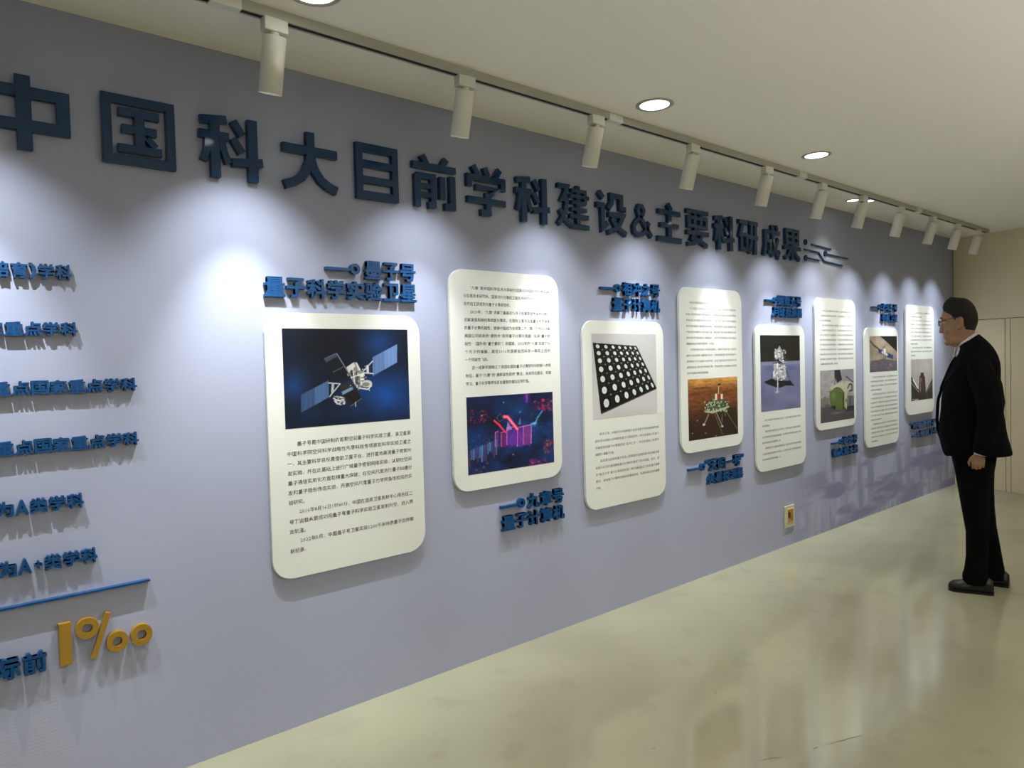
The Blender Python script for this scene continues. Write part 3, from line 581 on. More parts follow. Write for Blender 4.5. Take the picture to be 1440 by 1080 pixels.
def pic_mars():
    p = Paint(150, 110, [(172, 90), (610, 62), (628, 572), (188, 638)], (96, 56, 30))
    Y = p.Y; g1 = p.noise(5, 21, 2); g2 = p.noise(14, 22, 3)
    k = np.clip((Y-.0)/.22, 0, 1)[..., None]; p.a = (1-k)*np.array((190, 142, 72))/255+k*np.array((118, 68, 36))/255
    k = np.clip((Y-.35)/.35, 0, 1)[..., None]; p.a = p.a*(1-k)+k*np.array((52, 32, 22))/255
    p.a *= (.72+.56*g2*(.6+.8*g1))[..., None]
    for s_ in ((300, 165, 150, 14), (520, 195, 90, 12), (250, 215, 80, 18), (230, 330, 60, 8)): p.blob(*s_, (60, 30, 20), .6)
    p.blob(250, 350, 70, 10, (150, 110, 80), .5)
    p.poly([(400, 380), (600, 330), (628, 572), (480, 590)], (34, 30, 22), .7)
    p.poly([(318, 368), (360, 290), (400, 248), (480, 250), (520, 300), (545, 330), (500, 362), (390, 388)], (74, 84, 56))
    for k in range(160): a, b = rng.uniform(325, 535), rng.uniform(262, 380); p.blob(a, b, 6, 7, [(30, 34, 26), (150, 160, 130), (200, 205, 180), (60, 90, 50)][k % 4], .8, .05)
    p.poly([(318, 368), (395, 372), (540, 322), (545, 335), (400, 390), (330, 382)], (170, 176, 150))
    p.poly([(415, 215), (434, 215), (436, 270), (416, 272)], (210, 200, 180)); p.poly([(466, 216), (484, 218), (484, 262), (468, 262)], (214, 206, 190)); p.poly([(436, 236), (466, 234), (466, 262), (438, 266)], (150, 40, 36))
    p.line([(447, 135), (445, 215)], .014, (196, 180, 140)); p.poly([(438, 128), (466, 124), (464, 138), (440, 142)], (24, 20, 18))
    p.line([(360, 400), (322, 490)], .016, (150, 144, 132)); p.blob(320, 490, 13, 10, (200, 196, 190), 1, .05); p.line([(430, 385), (484, 505)], .014, (150, 144, 130)); p.blob(484, 505, 11, 9, (190, 188, 180), 1, .05); p.line([(482, 400), (480, 470)], .012, (120, 116, 104)); p.line([(510, 360), (620, 530)], .010, (120, 110, 70)); p.line([(410, 380), (490, 580)], .010, (120, 112, 76)); p.line([(505, 390), (512, 410)], .01, (140, 140, 130))
    for a, b in ((336, 566), (218, 568), (260, 455), (430, 590)): p.blob(a, b, 9, 6, (150, 140, 126), .8, .1)
    return p.done()
def pic_moon():
    p = Paint(110, 108, [(100, 5), (395, 5), (412, 552), (115, 592)], (104, 106, 138))
    g1 = p.noise(4, 31, 1); p.a *= (.85+.3*g1)[..., None]; p.put((p.Y < .345).astype(float), (30, 29, 26)); p.put(((p.Y > .345) & (p.Y < .40)).astype(float), (130, 132, 158), .6)
    p.blob(330, 480, 120, 60, (120, 122, 156), .6); p.blob(180, 500, 80, 60, (84, 86, 124), .5)
    p.poly([(160, 238), (215, 236), (205, 268), (130, 266)], (84, 96, 134)); p.poly([(300, 238), (360, 236), (382, 262), (305, 272)], (84, 96, 134))
    p.poly([(212, 122), (232, 108), (246, 82), (258, 110), (276, 128), (276, 190), (214, 190)], (150, 150, 146)); p.poly([(228, 180), (262, 180), (258, 206), (236, 206)], (40, 38, 36))
    p.poly([(204, 210), (290, 210), (300, 330), (200, 330)], (160, 160, 168)); p.line([(205, 216), (290, 214)], .02, (40, 40, 44)); p.line([(290, 240), (328, 346)], .012, (60, 60, 70)); p.line([(205, 260), (188, 330)], .012, (80, 80, 90)); p.line([(236, 230), (234, 430)], .018, (200, 200, 206))
    p.line([(212, 330), (234, 380), (270, 340)], .016, (214, 214, 200)); p.blob(234, 436, 14, 8, (170, 170, 180), 1, .05)
    for k in range(110): a, b = rng.uniform(205, 298), rng.uniform(110, 335); p.blob(a, b, 6, 6, (int(rng.choice([90, 190, 230])),)*3, .8, .05)
    p.poly([(132, 362), (190, 334), (240, 350), (236, 404), (165, 378)], (20, 22, 24)); p.poly([(240, 350), (330, 348), (364, 386), (300, 384), (246, 406)], (20, 22, 24)); p.line([(236, 330), (234, 430)], .018, (200, 200, 206))
    return p.done()
def pic_sub():
    p = Paint(110, 80, [(150, 125), (720, 112), (740, 935), (175, 1020)], (150, 146, 148))
    k = np.clip((p.Y-.62)/.1, 0, 1)[..., None]; p.a = p.a*(1-k)+k*np.array((72, 68, 74))/255; g1 = p.noise(6, 41, 3); p.a *= (.86+.28*g1)[..., None]
    p.poly([(520, 112), (720, 112), (725, 330), (540, 320)], (128, 126, 140), .7); p.poly([(165, 600), (310, 590), (330, 740), (170, 750)], (112, 108, 106)); p.poly([(240, 706), (322, 700), (322, 745), (245, 748)], (84, 80, 100)); p.blob(240, 585, 20, 18, (30, 30, 36))
    p.poly([(615, 560), (730, 555), (735, 760), (620, 770)], (96, 98, 104)); p.line([(668, 580), (668, 740)], .03, (56, 56, 60)); p.poly([(600, 740), (735, 720), (735, 800), (610, 820)], (34, 40, 50))
    p.blob(450, 850, 130, 40, (130, 128, 126), .8); p.blob(470, 865, 120, 20, (40, 40, 46), .6)
    p.poly([(395, 125), (490, 118), (530, 290), (400, 370)], (34, 28, 38), .9); p.line([(420, 290), (424, 350)], .05, (150, 148, 150))
    for x in (410, 440, 470): p.line([(x, 122), (x+14, 300)], .02, (20, 18, 24))
    p.poly([(320, 420), (370, 390), (560, 320), (650, 322), (715, 350), (650, 440), (620, 500), (500, 500), (370, 460)], (176, 174, 150)); p.poly([(360, 460), (480, 490), (600, 505), (590, 520), (350, 480)], (110, 120, 80))
    t_ = np.linspace(0, 6.283, 30); p.poly([(450+130*math.cos(a), 600+190*math.sin(a)) for a in t_ if 600+190*math.sin(a) > 0], (84, 100, 52))
    p.poly([(318, 470), (565, 500), (590, 760), (480, 800), (380, 740), (320, 640)], (82, 98, 50)); p.blob(390, 560, 60, 90, (120, 150, 80), .6); p.poly([(550, 510), (570, 510), (590, 780), (540, 780)], (50, 70, 30), .8)
    p.poly([(570, 500), (620, 500), (615, 790), (575, 740)], (168, 168, 140)); p.blob(600, 640, 16, 46, (30, 34, 28)); p.blob(548, 640, 22, 46, (40, 50, 28)); p.blob(548, 640, 9, 26, (110, 120, 80)); p.poly([(350, 720), (430, 730), (420, 790), (370, 775)], (30, 34, 26))
    p.line([(600, 245), (640, 275), (715, 340)], .014, (30, 28, 34)); p.blob(602, 245, 20, 16, (30, 28, 34)); p.line([(625, 430), (650, 370), (690, 370), (700, 470), (660, 480)], .028, (50, 50, 52)); p.blob(675, 430, 16, 44, (150, 150, 140))
    for a, b in ((297, 480), (300, 575), (565, 345), (440, 435), (486, 460)): p.blob(a, b, 12, 14, (50, 48, 46))
    return p.done()
def pic_orbit():
    p = Paint(90, 60, [(82, 272), (263, 274), (265, 505), (85, 515)], (150, 136, 118))
    g1 = p.noise(6, 51, 1); p.a *= (.8+.4*g1)[..., None]; p.poly([(150, 272), (263, 272), (264, 380), (205, 320)], (26, 22, 24)); p.line([(82, 300), (110, 335), (150, 365)], .03, (70, 56, 46))
    p.poly([(85, 440), (180, 425), (265, 440), (265, 510), (85, 515)], (74, 68, 84), .8)
    for k in range(120): p.blob(rng.uniform(86, 262), rng.uniform(425, 510), 7, 5, [(170, 160, 160), (60, 56, 80), (110, 100, 120)][k % 3], .6)
    p.poly([(140, 356), (168, 366), (166, 396), (142, 384)], (28, 60, 104)); p.poly([(198, 382), (240, 402), (238, 428), (196, 414)], (28, 60, 104)); p.line([(182, 340), (186, 428)], .035, (90, 92, 100)); p.line([(165, 380), (200, 398)], .04, (196, 190, 184)); p.blob(182, 372, 8, 18, (214, 208, 200), 1, .1)
    p.line([(172, 345), (176, 420)], .012, (60, 62, 74)); return p.done()
def pic_rocket():
    p = Paint(80, 66, [(148, -54), (594, -81), (601, 660), (162, 743)], (166, 160, 156))
    p.blob(480, 60, 200, 200, (180, 178, 166), .6); p.blob(250, 120, 60, 220, (184, 176, 176), .5)
    p.poly([(148, 250), (310, 510), (330, 690), (162, 743)], (42, 38, 38)); p.poly([(594, 290), (465, 540), (470, 680), (601, 660)], (40, 36, 36)); p.line([(150, 380), (310, 560)], .02, (150, 146, 146)); p.line([(598, 370), (465, 560)], .02, (120, 116, 112)); p.line([(195, 330), (290, 480)], .04, (220, 220, 222)); p.poly([(300, 710), (465, 690), (465, 660), (310, 670)], (28, 22, 22))
    p.poly([(352, 190), (418, 190), (416, 240), (440, 260), (462, 560), (470, 700), (310, 720), (318, 560), (326, 260), (352, 240)], (44, 30, 32)); p.line([(352, 300), (350, 540)], .045, (140, 118, 100), .8); p.blob(360, 330, 16, 40, (190, 170, 150), .8); p.blob(352, 500, 14, 40, (170, 150, 120), .8); p.line([(390, 260), (400, 540)], .03, (80, 58, 56)); p.poly([(412, 250), (440, 262), (462, 560), (430, 560)], (56, 38, 50))
    p.poly([(186, 720), (310, 705), (310, 690), (186, 704)], (180, 176, 176)); return p.done()

# ------------------------------------------------------------------ info boards
BW, BT = .727, .020
def rounded(x0, x1, z0, z1, rad, n=7):
    pts = []
    for cx, cz, a0 in ((x1-rad, z1-rad, 0), (x0+rad, z1-rad, 90), (x0+rad, z0+rad, 180), (x1-rad, z0+rad, 270)):
        for k in range(n+1): a = math.radians(a0+90*k/n); pts.append((cx+rad*math.cos(a), cz+rad*math.sin(a)))
    return pts[::-1]
def printed_text(parent, lines, size, m=None):
    """lines: (text, x0, x1 or None, z baseline). x1 justifies the line"""
    VV, PP, n = [], [], 0
    for txt, x0, x1, z in lines:
        xs, cur = [], 0.0
        for c in txt:
            adv = .56 if c in '0123456789' else (.5 if c in '“”' else 1.0); xs.append(cur); cur += adv
        sc = (x1-x0)/(cur-.08) if x1 else size
        sc_x = sc
        for c, xx in zip(txt, xs):
            if c == ' ': continue
            V, P = glyph(c, 0.0, .02, 1); s = np.array([min(sc_x, size*1.15), .0004/.02, size])
            W = V*s; W[:, 0] += x0+xx*sc_x; W[:, 2] += z; VV.append(W); PP += [tuple(i+n for i in p) for p in P]; n += len(V)
    V = np.concatenate(VV); V[:, 1] -= .0001
    return obj('printed_text', mesh_from('printed_text', V, PP, m or m_ink), None, parent)
def board(label, x0, top, pic, pic_rect, lines, size, ink=None):
    z0, z1 = (top-1.085, top)
    t = thing('info_board', label, 'display board', (x0, 0, z0), 0, 'white rounded information boards on the printed wall')
    bm = bmesh.new(); prism(bm, [(x-x0, z-z0) for x, z in rounded(x0, x0+BW, z0, z1, .082)], -BT, -.004, bev=.0025)
    obj('board_panel', bm, m_board, t)
    bm = bmesh.new(); box(bm, .12, BW-.12, -.0042, 0, .12, z1-z0-.12); obj('mounting_plate', bm, m_gap, t)
    a, b, c, d = pic_rect
    o = photo_print(t, pic(), a-x0, b-x0, c-z0, d-z0); o.location = (0, -BT, 0)
    o = printed_text(t, [(s_, xa-x0, (xb-x0) if xb else None, z-z0) for s_, xa, xb, z in lines], size, ink); o.location = (0, -BT, 0)
    return t
def rows(texts, xl, xr_, ztop, zbot, size, indent=.045, gaps=()):
    """texts: list of strings; leading '>' indents; trailing '|' = last line of a paragraph (not justified)"""
    n = len(texts); g_ = sum(gaps_ for _, gaps_ in gaps); out = []
    step = (ztop-zbot-g_)/(n-1); z = ztop; gd = dict(gaps)
    for i, s_ in enumerate(texts):
        z -= gd.get(i, 0); a = xl; e = True
        if s_[0] == '>': a += indent; s_ = s_[1:]
        if s_[-1] == '|': s_ = s_[:-1]; e = False
        out.append((s_, a, xr_ if e else None, z-size*.40)); z -= step
    return out
TOPA, TOPB = 1.708, 1.940
T1 = ['>墨子号是中国研制的首颗空间量子科学实验卫星，该卫星是', '中国科学院空间科学战略性先导科技专项首批科学实验卫星之', '一，其主要科学目标是借助卫星平台，进行星地高速量子密钥分',
      '发实验，并在此基础上进行广域量子密钥网络实验，以期在空间', '量子通信实用化方面取得重大突破；在空间尺度进行量子纠缠分', '发和量子隐形传态实验，开展空间尺度量子力学完备性检验的实', '验研究。|',
      '>2016年8月16日1时40分，中国在酒泉卫星发射中心用长征二', '号丁运载火箭成功将墨子号量子科学实验卫星发射升空，进入预', '定轨道。|', '>2022年5月，中国墨子号卫星实现1200千米地表量子态传输', '新纪录。|']
board('white board with a blue satellite photo over black text, nearest the camera', 1.090, TOPA, pic_satellite, (1.161, 1.752, 1.235, 1.643), rows(T1, 1.163, 1.753, 1.172, .735, .0195, .045), .0205)
T2 = ['>“九章”是中国科学技术大学研究团队与中国科学院微系统', '与信息技术研究所、国家并行计算机工程技术研究中心|', '合作自主研发的光量子计算原型机。|', '>2020年，“九章”求解了最高达76光子的高斯玻色采样问题，',
      '求解速度超越经典超级计算机，在国际上首次实现量子光学体系', '的量子计算优越性，使得中国成为全球第二个（第一个为2019年', '美国公司研发的“悬铃木”超导量子计算处理器）实现“量子优', '越性”（国外称“量子霸权”）的国家。2023年的“九章”实现了76',
      '个光子的操纵，是在2016年国家自然科学一等奖之后的', '一个突破性飞跃。|', '>这一成果牢固确立了我国在国际量子计算研究中的第一方阵', '地位，基于“九章”的“高斯玻色取样”算法，未来将在图论、机器', '学习、量子化学等领域具有重要的潜在应用价值。|']
board('white board with text above a neon pink and blue optics photo', 1.992, TOPB, pic_optics, (2.076, 2.658, .934, 1.316), rows(T2, 2.076, 2.650, 1.852, 1.382, .0195, .04), .0195)
T3 = ['>祖冲之号，中国科大中科院量子信息与量子科技创新研究院', '团队成功研制62比特超导量子计算原型机，并在此基础上实现了', '可编程超导量子计算原型机“祖冲之号”，并在此基础上实现可', '编程的二维量子行走。|',
      '>该成果为在超导量子系统上实现量子优越性展示及可解决具', '有重大实用价值问题的量子计算研究奠定了技术基础。此外，基', '于“祖冲之号”量子计算原型机的二维可编程量子行走在量子搜索', '算法、通用量子计算等领域具有潜在应用，将是后续发展的重要', '方向。|']
board('white board with a slanted black chip of white dots above text', 2.902, TOPA, pic_chip, (2.973, 3.555, 1.142, 1.632), rows(T3, 2.984, 3.566, 1.055, .746, .0180, .04), .0175, m_ink2)
FILL = '中国火星探测任务于文昌航天发射场由长征五号遥四运载火箭发射升空成功进入预定轨道并实现绕着巡目标探测器着陆火星乌托邦平原南部开展科学巡视收集大量数据对深空研究具有重要意义标志我国在行星领域迈出一步'
def filler(n, pars, wd, seed):
    g_ = random.Random(seed); out = []
    for i in range(n):
        k = g_.randrange(0, len(FILL)-wd); s_ = (FILL*2)[k:k+wd]; s_ = s_[:wd//2]+'，'+s_[wd//2+1:]
        if i in pars: s_ = '>'+s_[:-2]
        if i+1 in pars or i == n-1: s_ = s_[:max(3, int(wd*g_.uniform(.2, .8)))]+'。|'
        out.append(s_)
    return out
board('white board with text above an orange photo of a planetary lander', 3.800, TOPB, pic_mars, (3.878, 4.458, .935, 1.338), rows(filler(13, (0, 1, 8), 28, 1), 3.872, 4.452, 1.842, 1.379, .0180, .04), .0170, m_ink2)
board('white board with a lander against black sky above brownish text', 4.700, TOPA, pic_moon, (4.768, 5.350, 1.066, 1.631), rows(filler(8, (0, 2, 5), 27, 2), 4.778, 5.348, 1.003, .712, .0180, .04), .0170, m_ink2)
board('white board with text above a green and white submersible photo', 5.602, TOPB, pic_sub, (5.677, 6.288, .914, 1.345), rows(filler(12, (0, 3), 27, 3), 5.684, 6.285, 1.835, 1.399, .0180, .04), .0170, m_ink2)
board('white board with a satellite over Earth photo above long text', 6.515, TOPA, pic_orbit, (6.612, 7.212, 1.303, 1.631), rows(filler(16, (0, 4, 11), 27, 4), 6.628, 7.212, 1.258, .675, .0180, .04), .0170, m_ink2)
board('white board with text above a dark rocket photo, farthest beside the man', 7.430, TOPB, pic_rocket, (7.550, 8.110, .990, 1.402), rows(filler(12, (0, 2, 9), 25, 5), 7.550, 8.100, 1.865, 1.442, .0180, .04), .0170, m_ink2)

# ------------------------------------------------------------------ wall outlet
t = thing('wall_outlet', 'cream wall outlet with an amber cover low on the printed wall', 'power outlet', (5.105, 0, .145))
obj('plate', bx(0, .148, -.010, 0, 0, .168, bev=.003), m_plate, t)
bm = bmesh.new(); box(bm, .030, .128, -.013, -.009, .036, .146, bev=.001); obj('cover_frame', bm, mat('pale_frame', (0.62, 0.56, 0.36), .4), t)
obj('amber_window', bx(.038, .120, -.0145, -.012, .044, .138, bev=.001), m_amber, t)
obj('socket', bx(.044, .075, -.0152, -.014, .074, .118), m_dark, t)

# dark scuffs worn into the floor
m_scuff = mat('scuff', (0.10, 0.085, 0.055), .6, .3, noise=.4, nscale=90)
fl = bpy.data.objects['floor']
for (xa, ya), (xb, yb), w_ in (((2.32, -1.42), (2.41, -1.464), .007), ((2.60, -1.535), (2.766, -1.595), .006), ((2.535, -1.512), (2.56, -1.52), .008), ((2.654, -1.006), (2.667, -1.012), .007), ((2.10, -1.104), (2.112, -1.108), .007)):
    bm = bmesh.new(); n_ = 9; A_, B_ = [], []
    for k in range(n_):
        t_ = k/(n_-1); jx, jy = rng.uniform(-.003, .003), rng.uniform(-.003, .003); hw = w_*.5*rng.uniform(.3, 1)*math.sin(PI*(.08+.84*t_))
        A_.append(bm.verts.new((xa+(xb-xa)*t_+jx, ya+(yb-ya)*t_+jy+hw, .0004))); B_.append(bm.verts.new((xa+(xb-xa)*t_+jx, ya+(yb-ya)*t_+jy-hw, .0004)))
    for k in range(n_-1): bm.faces.new((A_[k], A_[k+1], B_[k+1], B_[k]))
    obj('scuff_mark', bm, m_scuff, fl)
# ------------------------------------------------------------------ man
MAN = (5.04, -1.262); FACE = math.radians(104)
man = thing('person', 'man in glasses, black suit and white shirt standing sideways, facing the boards', 'person', (MAN[0], MAN[1], 0), FACE)
def loft(bm, secs, n=36, ex=2.2, cap=True):
    """secs: (v, uc, su, sc, dw[, front pinch])"""
    rings = []
    for s_ in secs:
        v_, uc, du, sc, dw = s_[:5]; ring = []
        for k in range(n):
            a = 2*PI*k/n; c, s2 = math.cos(a), math.sin(a)
            cc = math.copysign(abs(c)**(2/ex), c); ss = math.copysign(abs(s2)**(2/ex), s2)
            ring.append(bm.verts.new((uc+du*cc, sc+dw*ss, v_)))
        rings.append(ring)
    for a, b in zip(rings, rings[1:]):
        for i in range(n): bm.faces.new((a[i], a[(i+1) % n], b[(i+1) % n], b[i]))
    if cap: bm.faces.new(rings[0][::-1]); bm.faces.new(rings[-1])
    return rings
HEAD = [(1.500, .105, -.005, .046), (1.512, .135, .0, .052), (1.524, .158, .0, .057), (1.537, .167, -.003, .062), (1.550, .168, -.007, .066), (1.558, .174, -.010, .068), (1.566, .181, -.012, .069), (1.574, .178, -.015, .070), (1.584, .181, -.018, .072),
        (1.600, .182, -.021, .074), (1.625, .180, -.025, .076), (1.645, .181, -.027, .078), (1.660, .185, -.028, .079), (1.675, .193, -.028, .080), (1.700, .194, -.026, .081), (1.725, .186, -.020, .079), (1.750, .170, -.008, .073), (1.770, .150, .010, .062), (1.785, .128, .032, .046), (1.793, .105, .055, .025)]
def head_pt(row, a, off=0.0):
    v_, uf, ub, hw = row; mid = (uf+ub)/2 - .01; c, s_ = math.cos(a), math.sin(a)
    du = (uf-mid) if c > 0 else (mid-ub)
    cc = math.copysign(abs(c)**.9, c); ss = math.copysign(abs(s_)**.88, s_)
    if c > 0: ss *= 1-.16*c*c
    return Vector((mid+(du+off)*cc, (hw+off)*ss, v_+off*max(0, (v_-1.74)/.05)))
def build_body():
    bm = bmesh.new(); n = 40
    rings = [[bm.verts.new(head_pt(rw, 2*PI*k/n)) for k in range(n)] for rw in HEAD]
    for a, b in zip(rings, rings[1:]):
        for i in range(n): bm.faces.new((a[i], a[(i+1) % n], b[(i+1) % n], b[i]))
    bm.faces.new(rings[0][::-1]); bm.faces.new(rings[-1])
    tube(bm, [(.176, 0, 1.672), (.186, 0, 1.635), (.194, 0, 1.608)], [.012, .014, .014], 12); tube(bm, [(.172, 0, 1.66), (.178, 0, 1.61)], [.014, .020], 12)          # nose
    ellipsoid(bm, (.196, 0, 1.603), .0135, .0135, .0105); ellipsoid(bm, (.190, .012, 1.600), .010, .008, .008); ellipsoid(bm, (.190, -.012, 1.600), .010, .008, .008)
    tube(bm, [(.160, -.02, 1.570), (.176, 0, 1.571), (.160, .02, 1.570)], [.004, .0065, .004], 10); tube(bm, [(.158, -.018, 1.561), (.173, 0, 1.559), (.158, .018, 1.561)], [.004, .0065, .004], 10)
    ellipsoid(bm, (.152, 0, 1.530), .022, .026, .017)
    for s_ in (-1, 1):
        ellipsoid(bm, (.066, s_*.081, 1.650), .020, .0095, .034); ellipsoid(bm, (.060, s_*.087, 1.663), .018, .007, .022); ellipsoid(bm, (.074, s_*.083, 1.622), .011, .008, .012)
        tube(bm, [(.180, s_*.012, 1.680), (.186, s_*.030, 1.684), (.166, s_*.056, 1.676)], [.008, .009, .006], 10)   # brow ridge
        ellipsoid(bm, (.146, s_*.040, 1.605), .024, .020, .026)                                         # cheek
        ellipsoid(bm, (.085, s_*.035, 1.548), .055, .036, .040)
    loft(bm, [(1.40, .0, .075, 0, .080), (1.46, .018, .062, 0, .066), (1.52, .035, .060, 0, .062), (1.58, .040, .060, 0, .062), (1.62, .045, .050, 0, .055)])
    loft(bm, [(.80, .0, .11, 0, .15), (.95, .02, .14, 0, .165), (1.10, .03, .15, 0, .17), (1.25, .01, .13, 0, .17), (1.38, -.01, .11, 0, .165), (1.43, -.01, .08, 0, .12)])
    for s_, kx in ((1, 0), (-1, -.02)):
        tube(bm, [(-.02, s_*.15, 1.40), (-.06, s_*.20, 1.38), (-.115, s_*.235, 1.14), (-.085, s_*.245, 1.0), (-.058, s_*.247, .885), (-.052, s_*.247, .865)], [.05, .052, .043, .038, .028, .027], 14)
        tube(bm, [(-.01, s_*.09, .86), (-.02, s_*.10, .50), (-.05+(0 if s_ > 0 else -.06), s_*.11, .10)], [.085, .06, .04], 14)
        W = Vector((-.052, s_*.247, .865))                                                              # hand: palm, four fingers, thumb
        loft(bm, [(.768+.03, -.046, .030, s_*.247, .014), (.812, -.047, .040, s_*.247, .016), (.835, -.048, .041, s_*.247, .017), (.855, -.050, .035, s_*.247, .018), (.878, -.054, .027, s_*.247, .021)], n=20, ex=2.6)
        for k, (uu, ln) in enumerate(((-.017, .85), (-.037, 1.0), (-.058, .95), (-.078, .75))):
            z_ = .812+.002*k; o_ = -s_
            tube(bm, [(uu, s_*.249, z_+.006), (uu, s_*.252, z_-.014*ln), (uu+.002, s_*.247+o_*.006, z_-.034*ln), (uu+.003, s_*.247+o_*.026, z_-.042*ln), (uu+.003, s_*.247+o_*.040, z_-.026*ln)], [.0105, .0100, .0095, .0088, .0075], 10)
        tube(bm, [(-.030, s_*.240, .852), (-.004, s_*.233, .832), (.008, s_*.226, .808), (.004, s_*.220, .786)], [.014, .0125, .011, .0085], 10)
    me = bpy.data.meshes.new('body'); bmesh.ops.recalc_face_normals(bm, faces=bm.faces[:]); bm.to_mesh(me); bm.free()
    o = bpy.data.objects.new('body', me); C.objects.link(o)
    md = o.modifiers.new('r', 'REMESH'); md.mode = 'VOXEL'; md.voxel_size = .0034
    sm = o.modifiers.new('s', 'SMOOTH'); sm.factor = .5; sm.iterations = 9
    bpy.context.view_layer.update(); m2 = bpy.data.meshes.new_from_object(o.evaluated_get(bpy.context.evaluated_depsgraph_get()))
    bpy.data.objects.remove(o); m2.materials.clear(); m2.materials.append(m_skin); return m2
obj('body', build_body(), None, man, smooth=True)
# hair
def hairline(u_):
    return float(np.interp(u_, [-.05, -.02, .035, .045, .060, .085, .100, .125, .160, .185, .21], [1.605, 1.608, 1.615, 1.640, 1.692, 1.692, 1.672, 1.708, 1.728, 1.740, 1.75]))
bm = bmesh.new(); n = 160
rowsH = []
vs_ = np.linspace(1.590, 1.793, 90); tab = np.array(HEAD)
for v_ in vs_:
    rw = (v_, *[float(np.interp(v_, tab[:, 0], tab[:, k])) for k in (1, 2, 3)])
    ring = []
    for k in range(n):
        a = 2*PI*k/n; p0 = head_pt(rw, a); dh = v_-hairline(p0.x)
        th = .001 + .011*min(1, max(0, dh/.05)) + (.012*max(0, math.cos(a))**2*min(1, max(0, (v_-1.735)/.02)))
        if dh < -.006: th = -.012
        p1 = head_pt(rw, a, th); ring.append(bm.verts.new(p1))
    rowsH.append(ring)
for a, b in zip(rowsH, rowsH[1:]):
    for i in range(n): bm.faces.new((a[i], a[(i+1) % n], b[(i+1) % n], b[i]))
bm.faces.new(rowsH[-1]); bm.faces.new(rowsH[0][::-1]); obj('hair', bm, m_hair, man, smooth=True)
for s_ in (1, -1):
    bm = bmesh.new(); tube(bm, [(.196, s_*.014, 1.686), (.196, s_*.032, 1.690), (.178, s_*.054, 1.684)], [.002, .0035, .0015], 8); obj('eyebrow', bm, m_hair, man, smooth=True)
    bm = bmesh.new(); ellipsoid(bm, (.167, s_*.031, 1.656), .0085, .012, .0055); e_ = obj('eye', bm, m_eye, man, smooth=True)
    bm = bmesh.new(); ellipsoid(bm, (.1735, s_*.031, 1.656), .003, .005, .0045); obj('iris', bm, m_hair, e_, smooth=True)
gl = bmesh.new()
for s_ in (1, -1):
    ring = [(.204-.006*abs(math.sin(a)*.5+.5)*0+.002, s_*(.032)+.024*math.copysign(abs(math.cos(a))**.7, math.cos(a)), 1.655+.0165*math.copysign(abs(math.sin(a))**.8, math.sin(a))) for a in np.linspace(0, 2*PI, 25)]
    tube(gl, ring, .0016, 6); tube(gl, [(.204, s_*.055, 1.662), (.180, s_*.076, 1.668), (.100, s_*.090, 1.684), (.065, s_*.093, 1.682)], .0026, 6)
tube(gl, [(.206, -.009, 1.660), (.210, 0, 1.663), (.206, .009, 1.660)], .0018, 6); obj('glasses', gl, m_frame, man, smooth=True)
# shirt with collar
bm = bmesh.new(); loft(bm, [(.84, .0, .165, 0, .17), (.95, .030, .176, 0, .175), (1.05, .036, .178, 0, .178), (1.17, .032, .174, 0, .175), (1.27, .017, .155, 0, .172), (1.37, -.008, .135, 0, .165), (1.42, .0, .10, 0, .13), (1.455, .018, .080, 0, .088), (1.475, .026, .074, 0, .076)], n=48); obj('shirt', bm, m_shirt, man, smooth=True)
bm = bmesh.new(); nn = 40; prof = []
R0 = []
for (dv, g_) in ((0, 0.0), (1, .004), (1, -.002), (0, -.005)):
    ring = []
    for k in range(nn):
        a = 2*PI*k/nn; c, s_ = math.cos(a), math.sin(a)
        top = 1.592-.088*(c*.5+.5)**1.0; bot = 1.50-.05*(c*.5+.5)
        ring.append(bm.verts.new((.038+(.062+g_)*c - (.004 if dv else 0)*(1-c), (.066+g_)*s_, top if dv else bot)))
    R0.append(ring)
for a, b in zip(R0, R0[1:]+R0[:1]):
    for i in range(nn): bm.faces.new((a[i], a[(i+1) % nn], b[(i+1) % nn], b[i]))
obj('collar', bm, m_shirt, man, smooth=True)
# collar points
for s_ in (1, -1):
    bm = bmesh.new(); vs = [bm.verts.new(p) for p in ((.098, s_*.004, 1.497), (.090, s_*.038, 1.515), (.108, s_*.046, 1.455), (.116, s_*.022, 1.440))]; bm.faces.new(vs)
    g = bmesh.ops.extrude_face_region(bm, geom=bm.faces[:]); bmesh.ops.translate(bm, vec=(.004, 0, .001), verts=[e for e in g['geom'] if isinstance(e, bmesh.types.BMVert)])
    obj('collar_point', bm, m_shirt, man)
# jacket: open at the front
JS = [(.838, -.022, .206, .212), (.87, -.014, .208, .214), (.95, .000, .208, .212), (1.04, .010, .205, .210), (1.12, .014, .196, .206), (1.18, .014, .190, .204), (1.27, .002, .170, .205), (1.33, -.010, .160, .208), (1.38, -.018, .152, .210), (1.415, -.022, .142, .200), (1.44, -.024, .128, .178), (1.462, -.020, .112, .140), (1.478, -.010, .096, .108), (1.492, .004, .088, .090)]
GV = [.83, .87, .95, 1.0, 1.04, 1.12, 1.20, 1.25, 1.30, 1.40, 1.49]; GL = [34, 20, 8, 10, 24, 31, 27, 15, 17, 32, 50]
GRV = [.83, .90, 1.0, 1.2, 1.3, 1.42, 1.49]; GR = [30, 12, -4, -8, 4, 20, 40]
JS = sorted(JS + [(v_, *[float(np.interp(v_, [q_[0] for q_ in JS], [q_[k_] for q_ in JS])) for k_ in (1, 2, 3)]) for v_ in (1.0, 1.08, 1.15, 1.22, 1.30)])
